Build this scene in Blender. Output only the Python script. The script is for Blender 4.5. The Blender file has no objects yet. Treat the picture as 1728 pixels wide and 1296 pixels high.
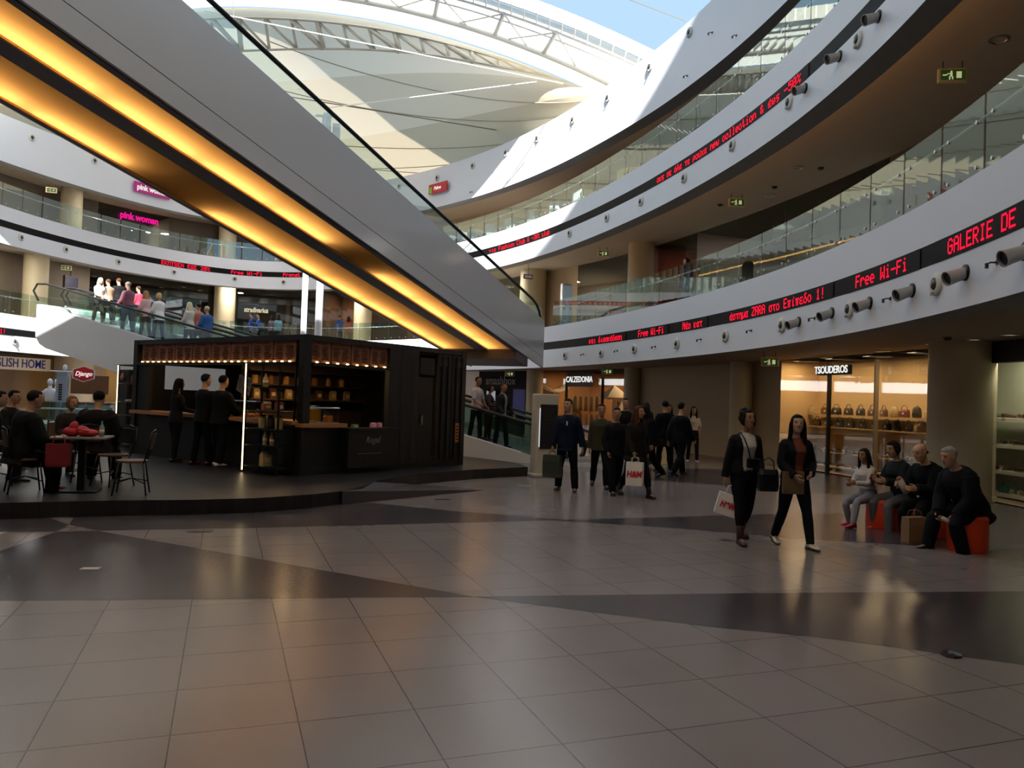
import bpy, bmesh, math, random
import numpy as np
from mathutils import Vector, Matrix, Euler
random.seed(7)
S = bpy.context.scene
COL = S.collection
V = Vector
PI = math.pi
# ------------------------------------------------------------------ camera
FPX, PITCH, ROLL, EYE = 1311.05, .0211955, -.0349089, 1.672
cam = bpy.data.cameras.new('camera'); camo = bpy.data.objects.new('camera', cam); COL.objects.link(camo)
cam.sensor_fit = 'HORIZONTAL'; cam.sensor_width = 36.0; cam.lens = 36.0*FPX/1728
cam.clip_start = .05; cam.clip_end = 400
CAMR = Matrix.Rotation(PITCH, 3, 'X') @ Matrix.Rotation(ROLL, 3, 'Y')   # columns: right, forward, up
right, fwd, up = CAMR.col[0], CAMR.col[1], CAMR.col[2]
mw = Matrix((right, up, -fwd)).transposed().to_4x4(); mw.translation = (0, 0, EYE)
camo.matrix_world = mw
S.camera = camo
CAMP = V((0, 0, EYE))
def ray(u, v): return CAMR @ V(((u-864)/FPX, 1, (648-v)/FPX))
def atz(u, v, z=0.0):
    d = ray(u, v); return CAMP + d*((z-EYE)/d.z)
def aty(u, v, y):
    d = ray(u, v); return CAMP + d*(y/d.y)
# ------------------------------------------------------------------ colour management, sky, sun
S.view_settings.view_transform = 'Standard'; S.view_settings.look = 'None'
S.view_settings.exposure = 0.0; S.view_settings.gamma = 1.0; S.view_settings.use_curve_mapping = False
w = bpy.data.worlds.new('sky'); S.world = w; w.use_nodes = True
bgn = w.node_tree.nodes['Background']
bgn.inputs[0].default_value = (.52, .765, 1.0, 1); bgn.inputs[1].default_value = 1.0
sun = bpy.data.lights.new('sun', 'SUN'); sun.energy = 22.0; sun.angle = .009; sun.color = (1, .97, .92)
suno = bpy.data.objects.new('sun', sun); COL.objects.link(suno)
SUNDIR = V((.12, -1, .876)).normalized()          # towards the sun: behind the camera, about 41 degrees up
suno.rotation_euler = SUNDIR.to_track_quat('Z', 'Y').to_euler()
S.cycles.max_bounces = 9; S.cycles.diffuse_bounces = 4; S.cycles.glossy_bounces = 4
S.cycles.transparent_max_bounces = 24; S.cycles.transmission_bounces = 4
S.cycles.sample_clamp_indirect = 6.0; S.cycles.use_denoising = True
S.cycles.caustics_reflective = False; S.cycles.caustics_refractive = False

# ------------------------------------------------------------------ materials
def lin(c):
    if isinstance(c, str):
        c = c.lstrip('#'); c = [int(c[i:i+2], 16)/255 for i in (0, 2, 4)]
    return tuple((x/12.92 if x <= .04045 else ((x+.055)/1.055)**2.4) for x in c)
MATS = {}
def mat(name, c, rough=.5, metal=0.0, spec=.5, var=0.06, scale=8.0, bump=0.0, trans=0.0, emit=None, estr=0.0):
    if name in MATS: return MATS[name]
    m = bpy.data.materials.new(name); m.use_nodes = True; nt = m.node_tree; N = nt.nodes; L = nt.links
    b = N['Principled BSDF']; rgb = lin(c)
    b.inputs['Roughness'].default_value = rough; b.inputs['Metallic'].default_value = metal
    b.inputs['Specular IOR Level'].default_value = spec
    if var > 0:
        tc = N.new('ShaderNodeTexCoord'); no = N.new('ShaderNodeTexNoise'); no.inputs['Scale'].default_value = scale
        no.inputs['Detail'].default_value = 2
        L.new(tc.outputs['Object'], no.inputs['Vector'])
        mx = N.new('ShaderNodeMix'); mx.data_type = 'RGBA'
        mx.inputs[6].default_value = tuple(max(0, x*(1-var)) for x in rgb)+(1,)
        mx.inputs[7].default_value = tuple(min(1, x*(1+var)) for x in rgb)+(1,)
        L.new(no.outputs['Fac'], mx.inputs[0]); L.new(mx.outputs[2], b.inputs['Base Color'])
        if bump > 0:
            bp = N.new('ShaderNodeBump'); bp.inputs['Strength'].default_value = bump; bp.inputs['Distance'].default_value = .01
            L.new(no.outputs['Fac'], bp.inputs['Height']); L.new(bp.outputs[0], b.inputs['Normal'])
    else:
        b.inputs['Base Color'].default_value = rgb+(1,)
    if emit is not None:
        b.inputs['Emission Color'].default_value = lin(emit)+(1,); b.inputs['Emission Strength'].default_value = estr
    MATS[name] = m
    return m
def glass(name, tint=(.86, .93, .91), refl=.10, rough=0.02):
    if name in MATS: return MATS[name]
    m = bpy.data.materials.new(name); m.use_nodes = True; nt = m.node_tree; N = nt.nodes; L = nt.links
    N.remove(N['Principled BSDF'])
    t = N.new('ShaderNodeBsdfTransparent'); t.inputs[0].default_value = tuple(tint)+(1,)
    g = N.new('ShaderNodeBsdfGlossy'); g.inputs['Roughness'].default_value = rough; g.inputs[0].default_value = (.9, .95, .93, 1)
    f = N.new('ShaderNodeFresnel'); ge = N.new('ShaderNodeNewGeometry'); mi_ = N.new('ShaderNodeMapRange'); mi_.inputs[3].default_value = 1.5; mi_.inputs[4].default_value = 1/1.5
    L.new(ge.outputs['Backfacing'], mi_.inputs[0]); L.new(mi_.outputs[0], f.inputs[0])
    a = N.new('ShaderNodeMath'); a.operation = 'MULTIPLY_ADD'; a.inputs[1].default_value = 1.0; a.inputs[2].default_value = refl-.04; a.use_clamp = True
    mx = N.new('ShaderNodeMixShader')
    L.new(f.outputs[0], a.inputs[0]); L.new(a.outputs[0], mx.inputs[0]); L.new(t.outputs[0], mx.inputs[1]); L.new(g.outputs[0], mx.inputs[2])
    L.new(mx.outputs[0], N['Material Output'].inputs[0])
    MATS[name] = m; return m
def emis(name, c, s):
    if name in MATS: return MATS[name]
    m = bpy.data.materials.new(name); m.use_nodes = True; nt = m.node_tree
    nt.nodes.remove(nt.nodes['Principled BSDF'])
    e = nt.nodes.new('ShaderNodeEmission'); e.inputs[0].default_value = lin(c)+(1,); e.inputs[1].default_value = s
    nt.links.new(e.outputs[0], nt.nodes['Material Output'].inputs[0])
    MATS[name] = m; return m
def fabric_roof(name, c, tr, mixf):
    m = bpy.data.materials.new(name); m.use_nodes = True; nt = m.node_tree; N = nt.nodes; L = nt.links
    N.remove(N['Principled BSDF'])
    d = N.new('ShaderNodeBsdfDiffuse'); d.inputs[0].default_value = lin(c)+(1,)
    t = N.new('ShaderNodeBsdfTranslucent'); t.inputs[0].default_value = tuple(tr)+(1,)
    tc = N.new('ShaderNodeTexCoord'); no = N.new('ShaderNodeTexNoise'); no.inputs['Scale'].default_value = .25
    L.new(tc.outputs['Object'], no.inputs['Vector'])
    mr = N.new('ShaderNodeMapRange'); mr.inputs[3].default_value = mixf-.03; mr.inputs[4].default_value = mixf+.03
    L.new(no.outputs['Fac'], mr.inputs[0])
    mx = N.new('ShaderNodeMixShader'); L.new(mr.outputs[0], mx.inputs[0])
    L.new(d.outputs[0], mx.inputs[1]); L.new(t.outputs[0], mx.inputs[2]); L.new(mx.outputs[0], N['Material Output'].inputs[0])
    MATS[name] = m; return m
def floor_mat(name, c, joint, rough, var):
    m = bpy.data.materials.new(name); m.use_nodes = True; nt = m.node_tree; N = nt.nodes; L = nt.links
    b = N['Principled BSDF']
    tc = N.new('ShaderNodeTexCoord'); mp = N.new('ShaderNodeMapping')
    mp.inputs['Scale'].default_value = (1/.6, 1/.6, 1); mp.inputs['Rotation'].default_value = (0, 0, -.3521)
    mp.inputs['Location'].default_value = (.787/.6, -3.4995/.6, 0)
    L.new(tc.outputs['Object'], mp.inputs[0])
    sx = N.new('ShaderNodeSeparateXYZ'); L.new(mp.outputs[0], sx.inputs[0])
    def mth(op, a, bb=None):
        n = N.new('ShaderNodeMath'); n.operation = op
        L.new(a, n.inputs[0])
        if bb is not None:
            if isinstance(bb, float): n.inputs[1].default_value = bb
            else: L.new(bb, n.inputs[1])
        return n.outputs[0]
    px = mth('PINGPONG', sx.outputs[0], .5); py = mth('PINGPONG', sx.outputs[1], .5)
    dmin = mth('MINIMUM', px, py); jl = mth('LESS_THAN', dmin, .0055)
    fx = mth('FLOOR', sx.outputs[0]); fy = mth('FLOOR', sx.outputs[1])
    cb = N.new('ShaderNodeCombineXYZ'); L.new(fx, cb.inputs[0]); L.new(fy, cb.inputs[1])
    wn = N.new('ShaderNodeTexWhiteNoise'); wn.noise_dimensions = '2D'; L.new(cb.outputs[0], wn.inputs['Vector'])
    mr = N.new('ShaderNodeMapRange'); mr.inputs[3].default_value = 1-var; mr.inputs[4].default_value = 1+var; L.new(wn.outputs[0], mr.inputs[0])
    no = N.new('ShaderNodeTexNoise'); no.inputs['Scale'].default_value = 1.3; no.inputs['Detail'].default_value = 5; L.new(tc.outputs['Object'], no.inputs['Vector'])
    mr2 = N.new('ShaderNodeMapRange'); mr2.inputs[3].default_value = .93; mr2.inputs[4].default_value = 1.07; L.new(no.outputs['Fac'], mr2.inputs[0])
    k = mth('MULTIPLY', mr.outputs[0], mr2.outputs[0])
    vm = N.new('ShaderNodeVectorMath'); vm.operation = 'SCALE'; vm.inputs[0].default_value = lin(c); L.new(k, vm.inputs['Scale'])
    mx = N.new('ShaderNodeMix'); mx.data_type = 'RGBA'; L.new(jl, mx.inputs[0]); L.new(vm.outputs[0], mx.inputs[6]); mx.inputs[7].default_value = lin(joint)+(1,)
    L.new(mx.outputs[2], b.inputs['Base Color'])
    rr_ = N.new('ShaderNodeMapRange'); rr_.inputs[3].default_value = rough-.05; rr_.inputs[4].default_value = rough+.06; L.new(no.outputs['Fac'], rr_.inputs[0])
    L.new(rr_.outputs[0], b.inputs['Roughness'])
    b.inputs['Specular IOR Level'].default_value = .5
    bp = N.new('ShaderNodeBump'); bp.inputs['Strength'].default_value = .25; bp.inputs['Distance'].default_value = .002; bp.invert = True
    L.new(jl, bp.inputs['Height']); L.new(bp.outputs[0], b.inputs['Normal'])
    MATS[name] = m; return m
def plank_mat(name, c):
    m = bpy.data.materials.new(name); m.use_nodes = True; nt = m.node_tree; N = nt.nodes; L = nt.links
    b = N['Principled BSDF']; tc = N.new('ShaderNodeTexCoord'); mp = N.new('ShaderNodeMapping')
    mp.inputs['Rotation'].default_value = (0, 0, .64); L.new(tc.outputs['Object'], mp.inputs[0])
    br = N.new('ShaderNodeTexBrick'); br.inputs['Scale'].default_value = 1.0; br.inputs['Mortar Size'].default_value = .004
    br.inputs['Brick Width'].default_value = 1.4; br.inputs['Row Height'].default_value = .14
    r = lin(c); br.inputs['Color1'].default_value = tuple(x*.7 for x in r)+(1,); br.inputs['Color2'].default_value = tuple(x*1.4 for x in r)+(1,)
    br.inputs['Mortar'].default_value = tuple(x*.25 for x in r)+(1,)
    L.new(mp.outputs[0], br.inputs[0]); L.new(br.outputs[0], b.inputs['Base Color']); b.inputs['Roughness'].default_value = .38
    MATS[name] = m; return m
M = dict(
    white=mat('white_paint', '#dadee8', .45, var=.02, scale=2),
    white2=mat('white_gloss_panel', '#c9cacd', .18, var=.02, scale=1.5),
    led_black=mat('led_board_black', '#0a0a0d', .6, spec=.15, var=.2),
    lip=mat('grey_lip', '#77777a', .6, var=.04),
    ceil=mat('ceiling_plaster', '#b0a698', .8, var=.04, scale=3),
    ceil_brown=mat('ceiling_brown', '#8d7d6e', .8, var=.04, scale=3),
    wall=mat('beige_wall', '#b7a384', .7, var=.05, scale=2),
    column=mat('cream_column', '#c2b79a', .55, var=.05, scale=3),
    floor2=mat('upper_floor_tile', '#bab0a2', .35, var=.06, scale=2),
    steel=mat('brushed_steel', '#b9bcbe', .28, 1.0, var=.05),
    dsteel=mat('dark_steel', '#3b3c40', .35, .8, var=.1),
    black=mat('black_metal', '#0d0d0e', .4, .3, var=.15),
    rubber=mat('black_rubber', '#09090a', .5, var=.15),
    rail=mat('satin_rail', '#c9cccd', .35, .4, var=.03),
    dark=mat('dark_cladding', '#1b1a1a', .55, var=.15),
    grey=mat('grey_trim', '#5a5558', .5, var=.05),
    glass=glass('balustrade_glass', (.82, .90, .87), .12),
    glass2=glass('walk_glass', (.90, .96, .94), .09),
    shopglass=glass('shop_glass', (.88, .89, .87), .07),
    led=emis('led_red', '#ff1030', 2.6),
    plaster_dark=mat('shop_dark', '#2a2523', .7, var=.2),
)
# ------------------------------------------------------------------ mesh builder
class MB:
    def __init__(s): s.v = []; s.f = []; s.m = []
    def add(s, vs, fs, mi=0):
        o = len(s.v); s.v.extend(tuple(x) for x in vs)
        for f in fs: s.f.append(tuple(o+i for i in f)); s.m.append(mi)
    def box(s, c, size, rz=0.0, mi=0, R=None):
        R = R if R is not None else Matrix.Rotation(rz, 3, 'Z'); c = V(c); a = V(size)/2
        vs = [c+R@V((x*a.x, y*a.y, z*a.z)) for x in (-1, 1) for y in (-1, 1) for z in (-1, 1)]
        s.add(vs, [(0, 1, 3, 2), (4, 6, 7, 5), (0, 4, 5, 1), (2, 3, 7, 6), (0, 2, 6, 4), (1, 5, 7, 3)], mi); return s
    def bbox(s, c, size, b=.01, rz=0.0, mi=0):
        # box with chamfered vertical and top edges
        hx, hy, hz = size[0]/2, size[1]/2, size[2]/2; R = Matrix.Rotation(rz, 3, 'Z'); c = V(c)
        def ring(ix, z): return [c+R@V(p) for p in ((-hx+ix, -hy+ix+b, z), (-hx+ix+b, -hy+ix, z), (hx-ix-b, -hy+ix, z), (hx-ix, -hy+ix+b, z), (hx-ix, hy-ix-b, z), (hx-ix-b, hy-ix, z), (-hx+ix+b, hy-ix, z), (-hx+ix, hy-ix-b, z))]
        s.loft([ring(b*.6, -hz), ring(0, -hz+b*.6), ring(0, hz-b*.6), ring(b*.6, hz)], mi=mi); return s
    def loft(s, rings, cap=True, closed=True, mi=0):
        n = len(rings[0]); vs = [p for r in rings for p in r]; fs = []
        for i in range(len(rings)-1):
            for j in range(n if closed else n-1):
                k = (j+1) % n; fs.append((i*n+j, i*n+k, (i+1)*n+k, (i+1)*n+j))
        if cap and closed:
            fs.append(tuple(range(n-1, -1, -1))); fs.append(tuple((len(rings)-1)*n+j for j in range(n)))
        s.add(vs, fs, mi); return s
    def cyl(s, p0, p1, r0, r1=None, n=12, mi=0, cap=True):
        r1 = r0 if r1 is None else r1; p0 = V(p0); p1 = V(p1); t = (p1-p0).normalized()
        u = t.orthogonal().normalized(); w_ = t.cross(u)
        rg = lambda p, r: [p+u*(r*math.cos(2*PI*i/n))+w_*(r*math.sin(2*PI*i/n)) for i in range(n)]
        s.loft([rg(p0, r0), rg(p1, r1)], cap, mi=mi); return s
    def tube(s, pts, r, n=8, mi=0, ref=None):
        pts = [V(p) for p in pts]; rings = []
        rs = r if isinstance(r, (list, tuple)) else [r]*len(pts)
        ref = V(ref) if ref else None; u = None
        for i, p in enumerate(pts):
            t = (pts[min(i+1, len(pts)-1)]-pts[max(i-1, 0)])
            if t.length < 1e-9: t = V((0, 0, 1))
            t.normalize()
            if u is None: u = (ref if ref and abs(ref.dot(t)) < .95 else t.orthogonal()).copy()
            u = (u-t*u.dot(t)); u = u.normalized() if u.length > 1e-6 else t.orthogonal().normalized()
            w_ = t.cross(u); a = rs[i]; a, b = a if isinstance(a, tuple) else (a, a)
            rings.append([p+u*(a*math.cos(2*PI*k/n))+w_*(b*math.sin(2*PI*k/n)) for k in range(n)])
        s.loft(rings, True, mi=mi); return s
    def lathe(s, prof, c=(0, 0, 0), n=20, mi=0, R=None):
        c = V(c); rings = []
        for r, z in prof:
            ps = [V((r*math.cos(2*PI*i/n), r*math.sin(2*PI*i/n), z)) for i in range(n)]
            rings.append([c+(R@p if R is not None else p) for p in ps])
        s.loft(rings, True, mi=mi); return s
    def ball(s, c, rad, n=14, m=9, mi=0, R=None):
        rad = V(rad) if not isinstance(rad, (int, float)) else V((rad,)*3)
        c = V(c); rings = []
        for i in range(m+1):
            a = -PI/2+PI*(.02+.96*i/m); z = math.sin(a); r = math.cos(a)
            ps = [V((rad.x*r*math.cos(2*PI*j/n), rad.y*r*math.sin(2*PI*j/n), rad.z*z)) for j in range(n)]
            rings.append([c+(R@p if R is not None else p) for p in ps])
        s.loft(rings, True, mi=mi); return s
    def prism(s, poly, z0, z1, mi=0):
        n = len(poly); vs = [(p[0], p[1], z0) for p in poly]+[(p[0], p[1], z1) for p in poly]
        fs = [tuple(range(n-1, -1, -1)), tuple(range(n, 2*n))]+[(i, (i+1) % n, n+(i+1) % n, n+i) for i in range(n)]
        s.add(vs, fs, mi); return s
    def hull_plate(s, poly3, thick, nrm, mi=0):
        n = len(poly3); d = V(nrm).normalized()*thick; a = [V(p) for p in poly3]
        vs = a+[p+d for p in a]
        fs = [tuple(range(n-1, -1, -1)), tuple(range(n, 2*n))]+[(i, (i+1) % n, n+(i+1) % n, n+i) for i in range(n)]
        s.add(vs, fs, mi); return s
    def xform(s, Mx):
        s.v = [tuple(Mx @ V(p)) for p in s.v]; return s
    def build(s, name, mats, parent=None, smooth=False, world=None, fixn=True):
        me = bpy.data.meshes.new(name)
        vs = s.v
        if world is not None: vs = [(p[0]-world[0], p[1]-world[1], p[2]-world[2]) for p in vs]
        me.from_pydata(vs, [], s.f)
        mats = mats if isinstance(mats, (list, tuple)) else [mats]
        for m in mats: me.materials.append(m)
        if len(mats) > 1: me.polygons.foreach_set('material_index', s.m)
        if fixn:
            bm = bmesh.new(); bm.from_mesh(me); bmesh.ops.recalc_face_normals(bm, faces=bm.faces); bm.to_mesh(me); bm.free()
        if smooth:
            me.polygons.foreach_set('use_smooth', [True]*len(me.polygons))
            if smooth == 'auto' and hasattr(me, 'set_sharp_from_angle'): me.set_sharp_from_angle(angle=.7)
        me.update()
        o = bpy.data.objects.new(name, me); COL.objects.link(o)
        if parent is not None: o.parent = parent
        return o
def tag(o, label, cat, group=None, kind=None):
    o['label'] = label
    if cat: o['category'] = cat
    if group: o['group'] = group
    if kind: o['kind'] = kind
    return o
def thing(name, label, cat, loc=(0, 0, 0), rz=0.0, group=None):
    o = bpy.data.objects.new(name, None); COL.objects.link(o); o.empty_display_size = .2
    o.location = loc; o.rotation_euler = (0, 0, rz); tag(o, label, cat, group); return o
def struct(o, label=None):
    o['kind'] = 'structure'
    if label: o['label'] = label
    return o
def dup(root, loc=None, rz=None, label=None, group=None, scale=None, mats=None):
    def cp(o, par):
        c = o.copy(); COL.objects.link(c); c.parent = par
        for ch in o.children: cp(ch, c)
        return c
    r = cp(root, None)
    if loc is not None: r.location = loc
    if rz is not None: r.rotation_euler = (0, 0, rz)
    if scale is not None: r.scale = scale if not isinstance(scale, (int, float)) else (scale,)*3
    if label: r['label'] = label
    if group: r['group'] = group
    return r
ORD = ['first', 'second', 'third', 'fourth', 'fifth', 'sixth', 'seventh', 'eighth', 'ninth', 'tenth', 'eleventh', 'twelfth', 'thirteenth', 'fourteenth', 'fifteenth', 'sixteenth', 'seventeenth', 'eighteenth', 'nineteenth', 'twentieth']
def text_mesh(txt, size, mats, depth=.01, name='lettering', parent=None, Mx=None, font_scale_x=1.0, bold=0.0, align='CENTER', shear=0.0):
    cu = bpy.data.curves.new('t', 'FONT'); cu.body = txt; cu.size = size; cu.extrude = depth; cu.offset = bold; cu.shear = shear
    cu.align_x = align; cu.align_y = 'CENTER'; cu.resolution_u = 3
    t = bpy.data.objects.new('t', cu); COL.objects.link(t)
    me = bpy.data.meshes.new_from_object(t.evaluated_get(bpy.context.evaluated_depsgraph_get()))
    bpy.data.objects.remove(t); bpy.data.curves.remove(cu)
    me.name = name; me.materials.clear()
    me.materials.append(mats)
    me.transform(Matrix.Diagonal((font_scale_x, 1, 1, 1)))
    if Mx is not None: me.transform(Mx)
    o = bpy.data.objects.new(name, me); COL.objects.link(o)
    if parent is not None: o.parent = parent
    return o
def face_mx(pos, nrm, upv=(0, 0, 1)):
    # local x to the right as seen from outside, local y up, local z along nrm
    z = V(nrm).normalized(); y = V(upv); y = (y-z*y.dot(z)).normalized(); x = y.cross(z)
    m = Matrix((x, y, z)).transposed().to_4x4(); m.translation = V(pos); return m
# ------------------------------------------------------------------ the oval plan of the atrium
CX, CY, EA, EB, ETH, EN = -8.068, 19.801, 12.696, 24.587, .293, 1.816
FC = {1: [-0.015, 0.0209, 0.0048, -0.0268, -0.0051, 0.015, 0.0041, -0.0064, -0.0123],
      3: [0.003, 0.0046, -0.0414, 0.0202, 0.0006, -0.0115, 0.0079, 0.0036, -0.0114]}
FC[2] = FC[1]
def rad(t, L=1):
    c, s = math.cos(t-ETH), math.sin(t-ETH)
    r = (abs(c/EA)**EN+abs(s/EB)**EN)**(-1/EN); k = FC[L]
    return r*(1+k[0]+sum(k[2*i-1]*math.cos(i*t)+k[2*i]*math.sin(i*t) for i in range(1, 5)))
def rp(t, off=0.0, z=0.0, L=1):
    r = rad(t, L); p = V((CX+r*math.cos(t), CY+r*math.sin(t), z))
    if off:
        e = .004; r2 = rad(t+e, L); r1 = rad(t-e, L)
        d = V((r2*math.cos(t+e)-r1*math.cos(t-e), r2*math.sin(t+e)-r1*math.sin(t-e), 0)).normalized()
        p = p+V((d.y, -d.x, 0))*off
    return p
def rn(t, L=1):   # unit normal pointing INTO the atrium
    return -(rp(t, 1, 0, L)-rp(t, 0, 0, L))
_HT = {}
def hit(u, v, off=0.0, L=1):
    # angle and point where the sight line of a photo point meets the ring wall
    d = ray(u, v); az = math.atan2(d.x, d.y)
    if (off, L) not in _HT:
        ts = [i*.002 for i in range(-700, 2150)]; ps = [rp(t, off, 0, L) for t in ts]
        _HT[off, L] = (np.array(ts), np.array([tuple(p) for p in ps]))
    ts, ps = _HT[off, L]
    e = np.arctan2(ps[:, 0], ps[:, 1])-az; ok = (e[:-1]*e[1:] <= 0) & (np.abs(e[:-1]) < .2) & (ps[:-1, 1] > .3)
    best = max(np.nonzero(ok)[0], key=lambda i: math.hypot(ps[i, 0], ps[i, 1]))
    f = e[best]/(e[best]-e[best+1]); p = ps[best]*(1-f)+ps[best+1]*f; t = float(ts[best]*(1-f)+ts[best+1]*f)
    k = math.hypot(p[0], p[1])/d.xy.length
    return t, CAMP+d*k
def arc(t0, t1, off=0.0, z=0.0, L=1, step=.05):
    n = max(2, int(abs(t1-t0)/step)+1); return [rp(t0+(t1-t0)*i/n, off, z, L) for i in range(n+1)]
def strip(mb, prof, t0=-PI, t1=PI, L=1, n=None, mis=None):
    # sweep a list of (offset, z) along the ring
    n = n or max(4, int(abs(t1-t0)/.022)); full = abs(abs(t1-t0)-2*PI) < 1e-6
    rows = []
    for i in range(n+(0 if full else 1)):
        t = t0+(t1-t0)*i/n; rows.append([rp(t, o, z, L) for o, z in prof])
    k = len(prof); base = len(mb.v); mb.v.extend(tuple(p) for r in rows for p in r); R = len(rows)
    for i in range(R if full else R-1):
        j = (i+1) % R
        for q in range(k-1):
            mb.f.append((base+i*k+q, base+j*k+q, base+j*k+q+1, base+i*k+q+1)); mb.m.append(mis[q] if mis else 0)
    return mb
ZB = {1: (3.0, 3.681, 3.973, 4.577), 2: (7.46, 8.14, 8.43, 9.022), 3: (10.7, 12.6)}
FL = {1: 4.40, 2: 8.86}
# ================================================================== STRUCTURE
fl_beige = floor_mat('floor_tile_beige', '#7f7674', '#332b28', .22, .035)
fl_dark = floor_mat('floor_tile_dark', '#423d41', '#2a2525', .22, .05)
mb = MB(); n = 96
mb.add([(CX+(EB+14)*math.cos(2*PI*i/n), CY+(EB+14)*math.sin(2*PI*i/n), 0) for i in range(n)], [tuple(range(n))])
struct(mb.build('floor', fl_beige), 'polished beige tiled floor of the atrium')
INL = [
 [(95, 897.5), (165, 896), (480, 951), (800, 1007), (0, 1014), (-330, 1018), (-330, 985), (-120, 965), (0, 930)],
 [(-200, 885), (0, 874), (80, 873), (117, 886), (95, 897), (0, 898), (-200, 900)],
 [(125, 872), (117, 886), (165, 895.5), (432, 891), (864, 880), (955, 877), (760, 862), (640, 850), (576, 846), (430, 862)],
 [(800, 1007), (864, 1006), (1288, 1001), (1728, 998), (2100, 996), (2100, 1170), (1728, 1122), (1376, 1075), (1200, 1058), (1000, 1033)],
 [(930, 878), (1150, 872), (1260, 868), (1500, 866), (1640, 866), (1640, 930), (1560, 922), (1300, 905), (1150, 892)],
 [(1040, 806), (1100, 789), (1400, 796), (1445, 800), (1440, 836), (1180, 816)],
]
mb = MB()
for poly in INL:
    q = [atz(u, v, .0) for u, v in poly]; mb.add([(p.x, p.y, .0015) for p in q], [tuple(range(len(q)))])
struct(mb.build('floor_inlay', fl_dark), 'dark grey spearhead inlays in the beige floor')

def ring_level(L):
    # white fascia with its black band, grey lip, cove and inner upstand
    if L < 3:
        z0, zb, zt, z1 = ZB[L]
        mb = MB(); pr = [(.50, z0+(.30 if L == 1 else .6)), (.50, z0), (0, z0), (0, zb), (0, zt), (0, z1), (.22, z1), (.22, FL[L])]
        strip(mb, pr, L=1, n=288, mis=[1, 1, 0, 2, 0, 0, 0])
        o = mb.build('trim_%d' % L, [M['white'], M['lip'], M['led_black']], smooth='auto')
    else:
        z0, z1 = ZB[3]
        mb = MB(); strip(mb, [(.50, z0+1.0), (.50, z0), (0, z0), (0, z1), (.4, z1), (.4, z0+1.0)], L=3, n=288, mis=[1, 1, 0, 0, 0])
        o = mb.build('trim_3', [M['white'], M['lip']], smooth='auto')
    return struct(o, ['white curved fascia of the lower gallery', 'white curved fascia of the upper gallery', 'white curved parapet under the tent roof'][L-1])
for L in (1, 2, 3): ring_level(L)
def annulus(name, o0, o1, z, m, L=1, th=.12, label=None, upside=False):
    mb = MB(); strip(mb, [(o0, z), (o1, z), (o1, z+th), (o0, z+th), (o0, z)], L=L, n=160); return struct(mb.build(name, m), label)
annulus('ceiling_ground', .5, 9, 3.16, M['ceil_brown'], label='ceiling of the ground floor arcade')
annulus('ceiling_first', .5, 9, 7.96, M['ceil'], label='ceiling of the first gallery')
annulus('ceiling_second', .5, 9, 11.6, M['ceil'], L=3, label='ceiling of the second gallery')
annulus('floor_first', .24, 9, FL[1]-.12, M['floor2'], label='floor of the first gallery')
annulus('floor_second', .24, 9, FL[2]-.12, M['floor2'], label='floor of the second gallery')
annulus('ceiling_roof_slab', .4, 16, 12.45, M['white'], L=3, label='roof slab behind the parapet')
# outer shell of the building so that no daylight leaks in from behind
mb = MB(); strip(mb, [(9, 0), (9, 12.5)], n=120); struct(mb.build('wall_outer', M['plaster_dark']), 'outer wall of the building')

# ---- shop fronts: facade ring four metres behind the gallery edge
OFF = 4.0
def th(u, v=600): return hit(u, v, OFF)[0]
def wallseg(name, t0, t1, z0, z1, m, off=OFF, label=None):
    mb = MB(); strip(mb, [(off, z0), (off, z1), (off+.15, z1), (off+.15, z0)], t0, t1); return struct(mb.build(name, m), label)
NL = [0]
def lamp(p, e, c=(1, .78, .5), size=.6, kind='AREA', spread=None):
    l = bpy.data.lights.new('area_lamp', kind); l.energy = e; l.color = c
    if kind == 'AREA':
        l.shape = 'DISK'; l.size = size
        if spread: l.spread = spread
    else: l.shadow_soft_size = size
    o = bpy.data.objects.new('area_lamp', l); COL.objects.link(o); o.location = p; NL[0] += 1
    return o
NW = [0]
def shop(name, t0, t1, z0, z1, depth, cw, cf, light, lc=(1, .78, .5), glassy=True, nl=1, header=0.0, hm=None, label=None, ext=0.0, lo=None):
    if t0 > t1: t0, t1 = t1, t0
    mb = MB(); w1 = t1; t1 = t1+ext
    strip(mb, [(OFF+.02, z0+.02), (OFF+depth, z0+.02), (OFF+depth, z1), (OFF+.02, z1)], t0, t1, mis=[1, 0, 0])
    for t in (t0, t1):
        a, b = rp(t, OFF, z0), rp(t, OFF+depth, z0); mb.add([a, b, V((b.x, b.y, z1)), V((a.x, a.y, z1))], [(0, 1, 2, 3)])
    struct(mb.build('wall_'+name, [cw, cf], fixn=False), label or 'inside of a lit shop')
    for i in range(nl):
        t = t0+(t1-t0)*(i+.5)/nl; lamp(rp(t, lo or OFF+depth*.45, z1-.06), light/nl, lc, .7)
    t1 = w1
    if glassy:
        NW[0] += 1; mb = MB(); strip(mb, [(OFF-.02, z0+.05), (OFF-.02, z1-header), (OFF+.0, z1-header), (OFF+.0, z0+.05)], t0, t1)
        struct(mb.build('window_%d' % NW[0], M['shopglass']), 'shop window pane')
    if header:
        mb = MB(); strip(mb, [(OFF-.1, z1-header), (OFF-.1, z1), (OFF+.1, z1), (OFF+.1, z1-header), (OFF-.1, z1-header)], t0, t1)
        struct(mb.build('trim_4', hm or M['dark']), 'shop front header')
warm = mat('shop_wall_warm', '#c9a878', .7, var=.05); shopfloor = mat('shop_floor_wood', '#7a6550', .4, var=.1)
greenw = mat('shop_wall_sage', '#a9ab98', .7, var=.04)
orangew = mat('shop_wall_orange', '#b8875a', .7, var=.06)
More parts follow.
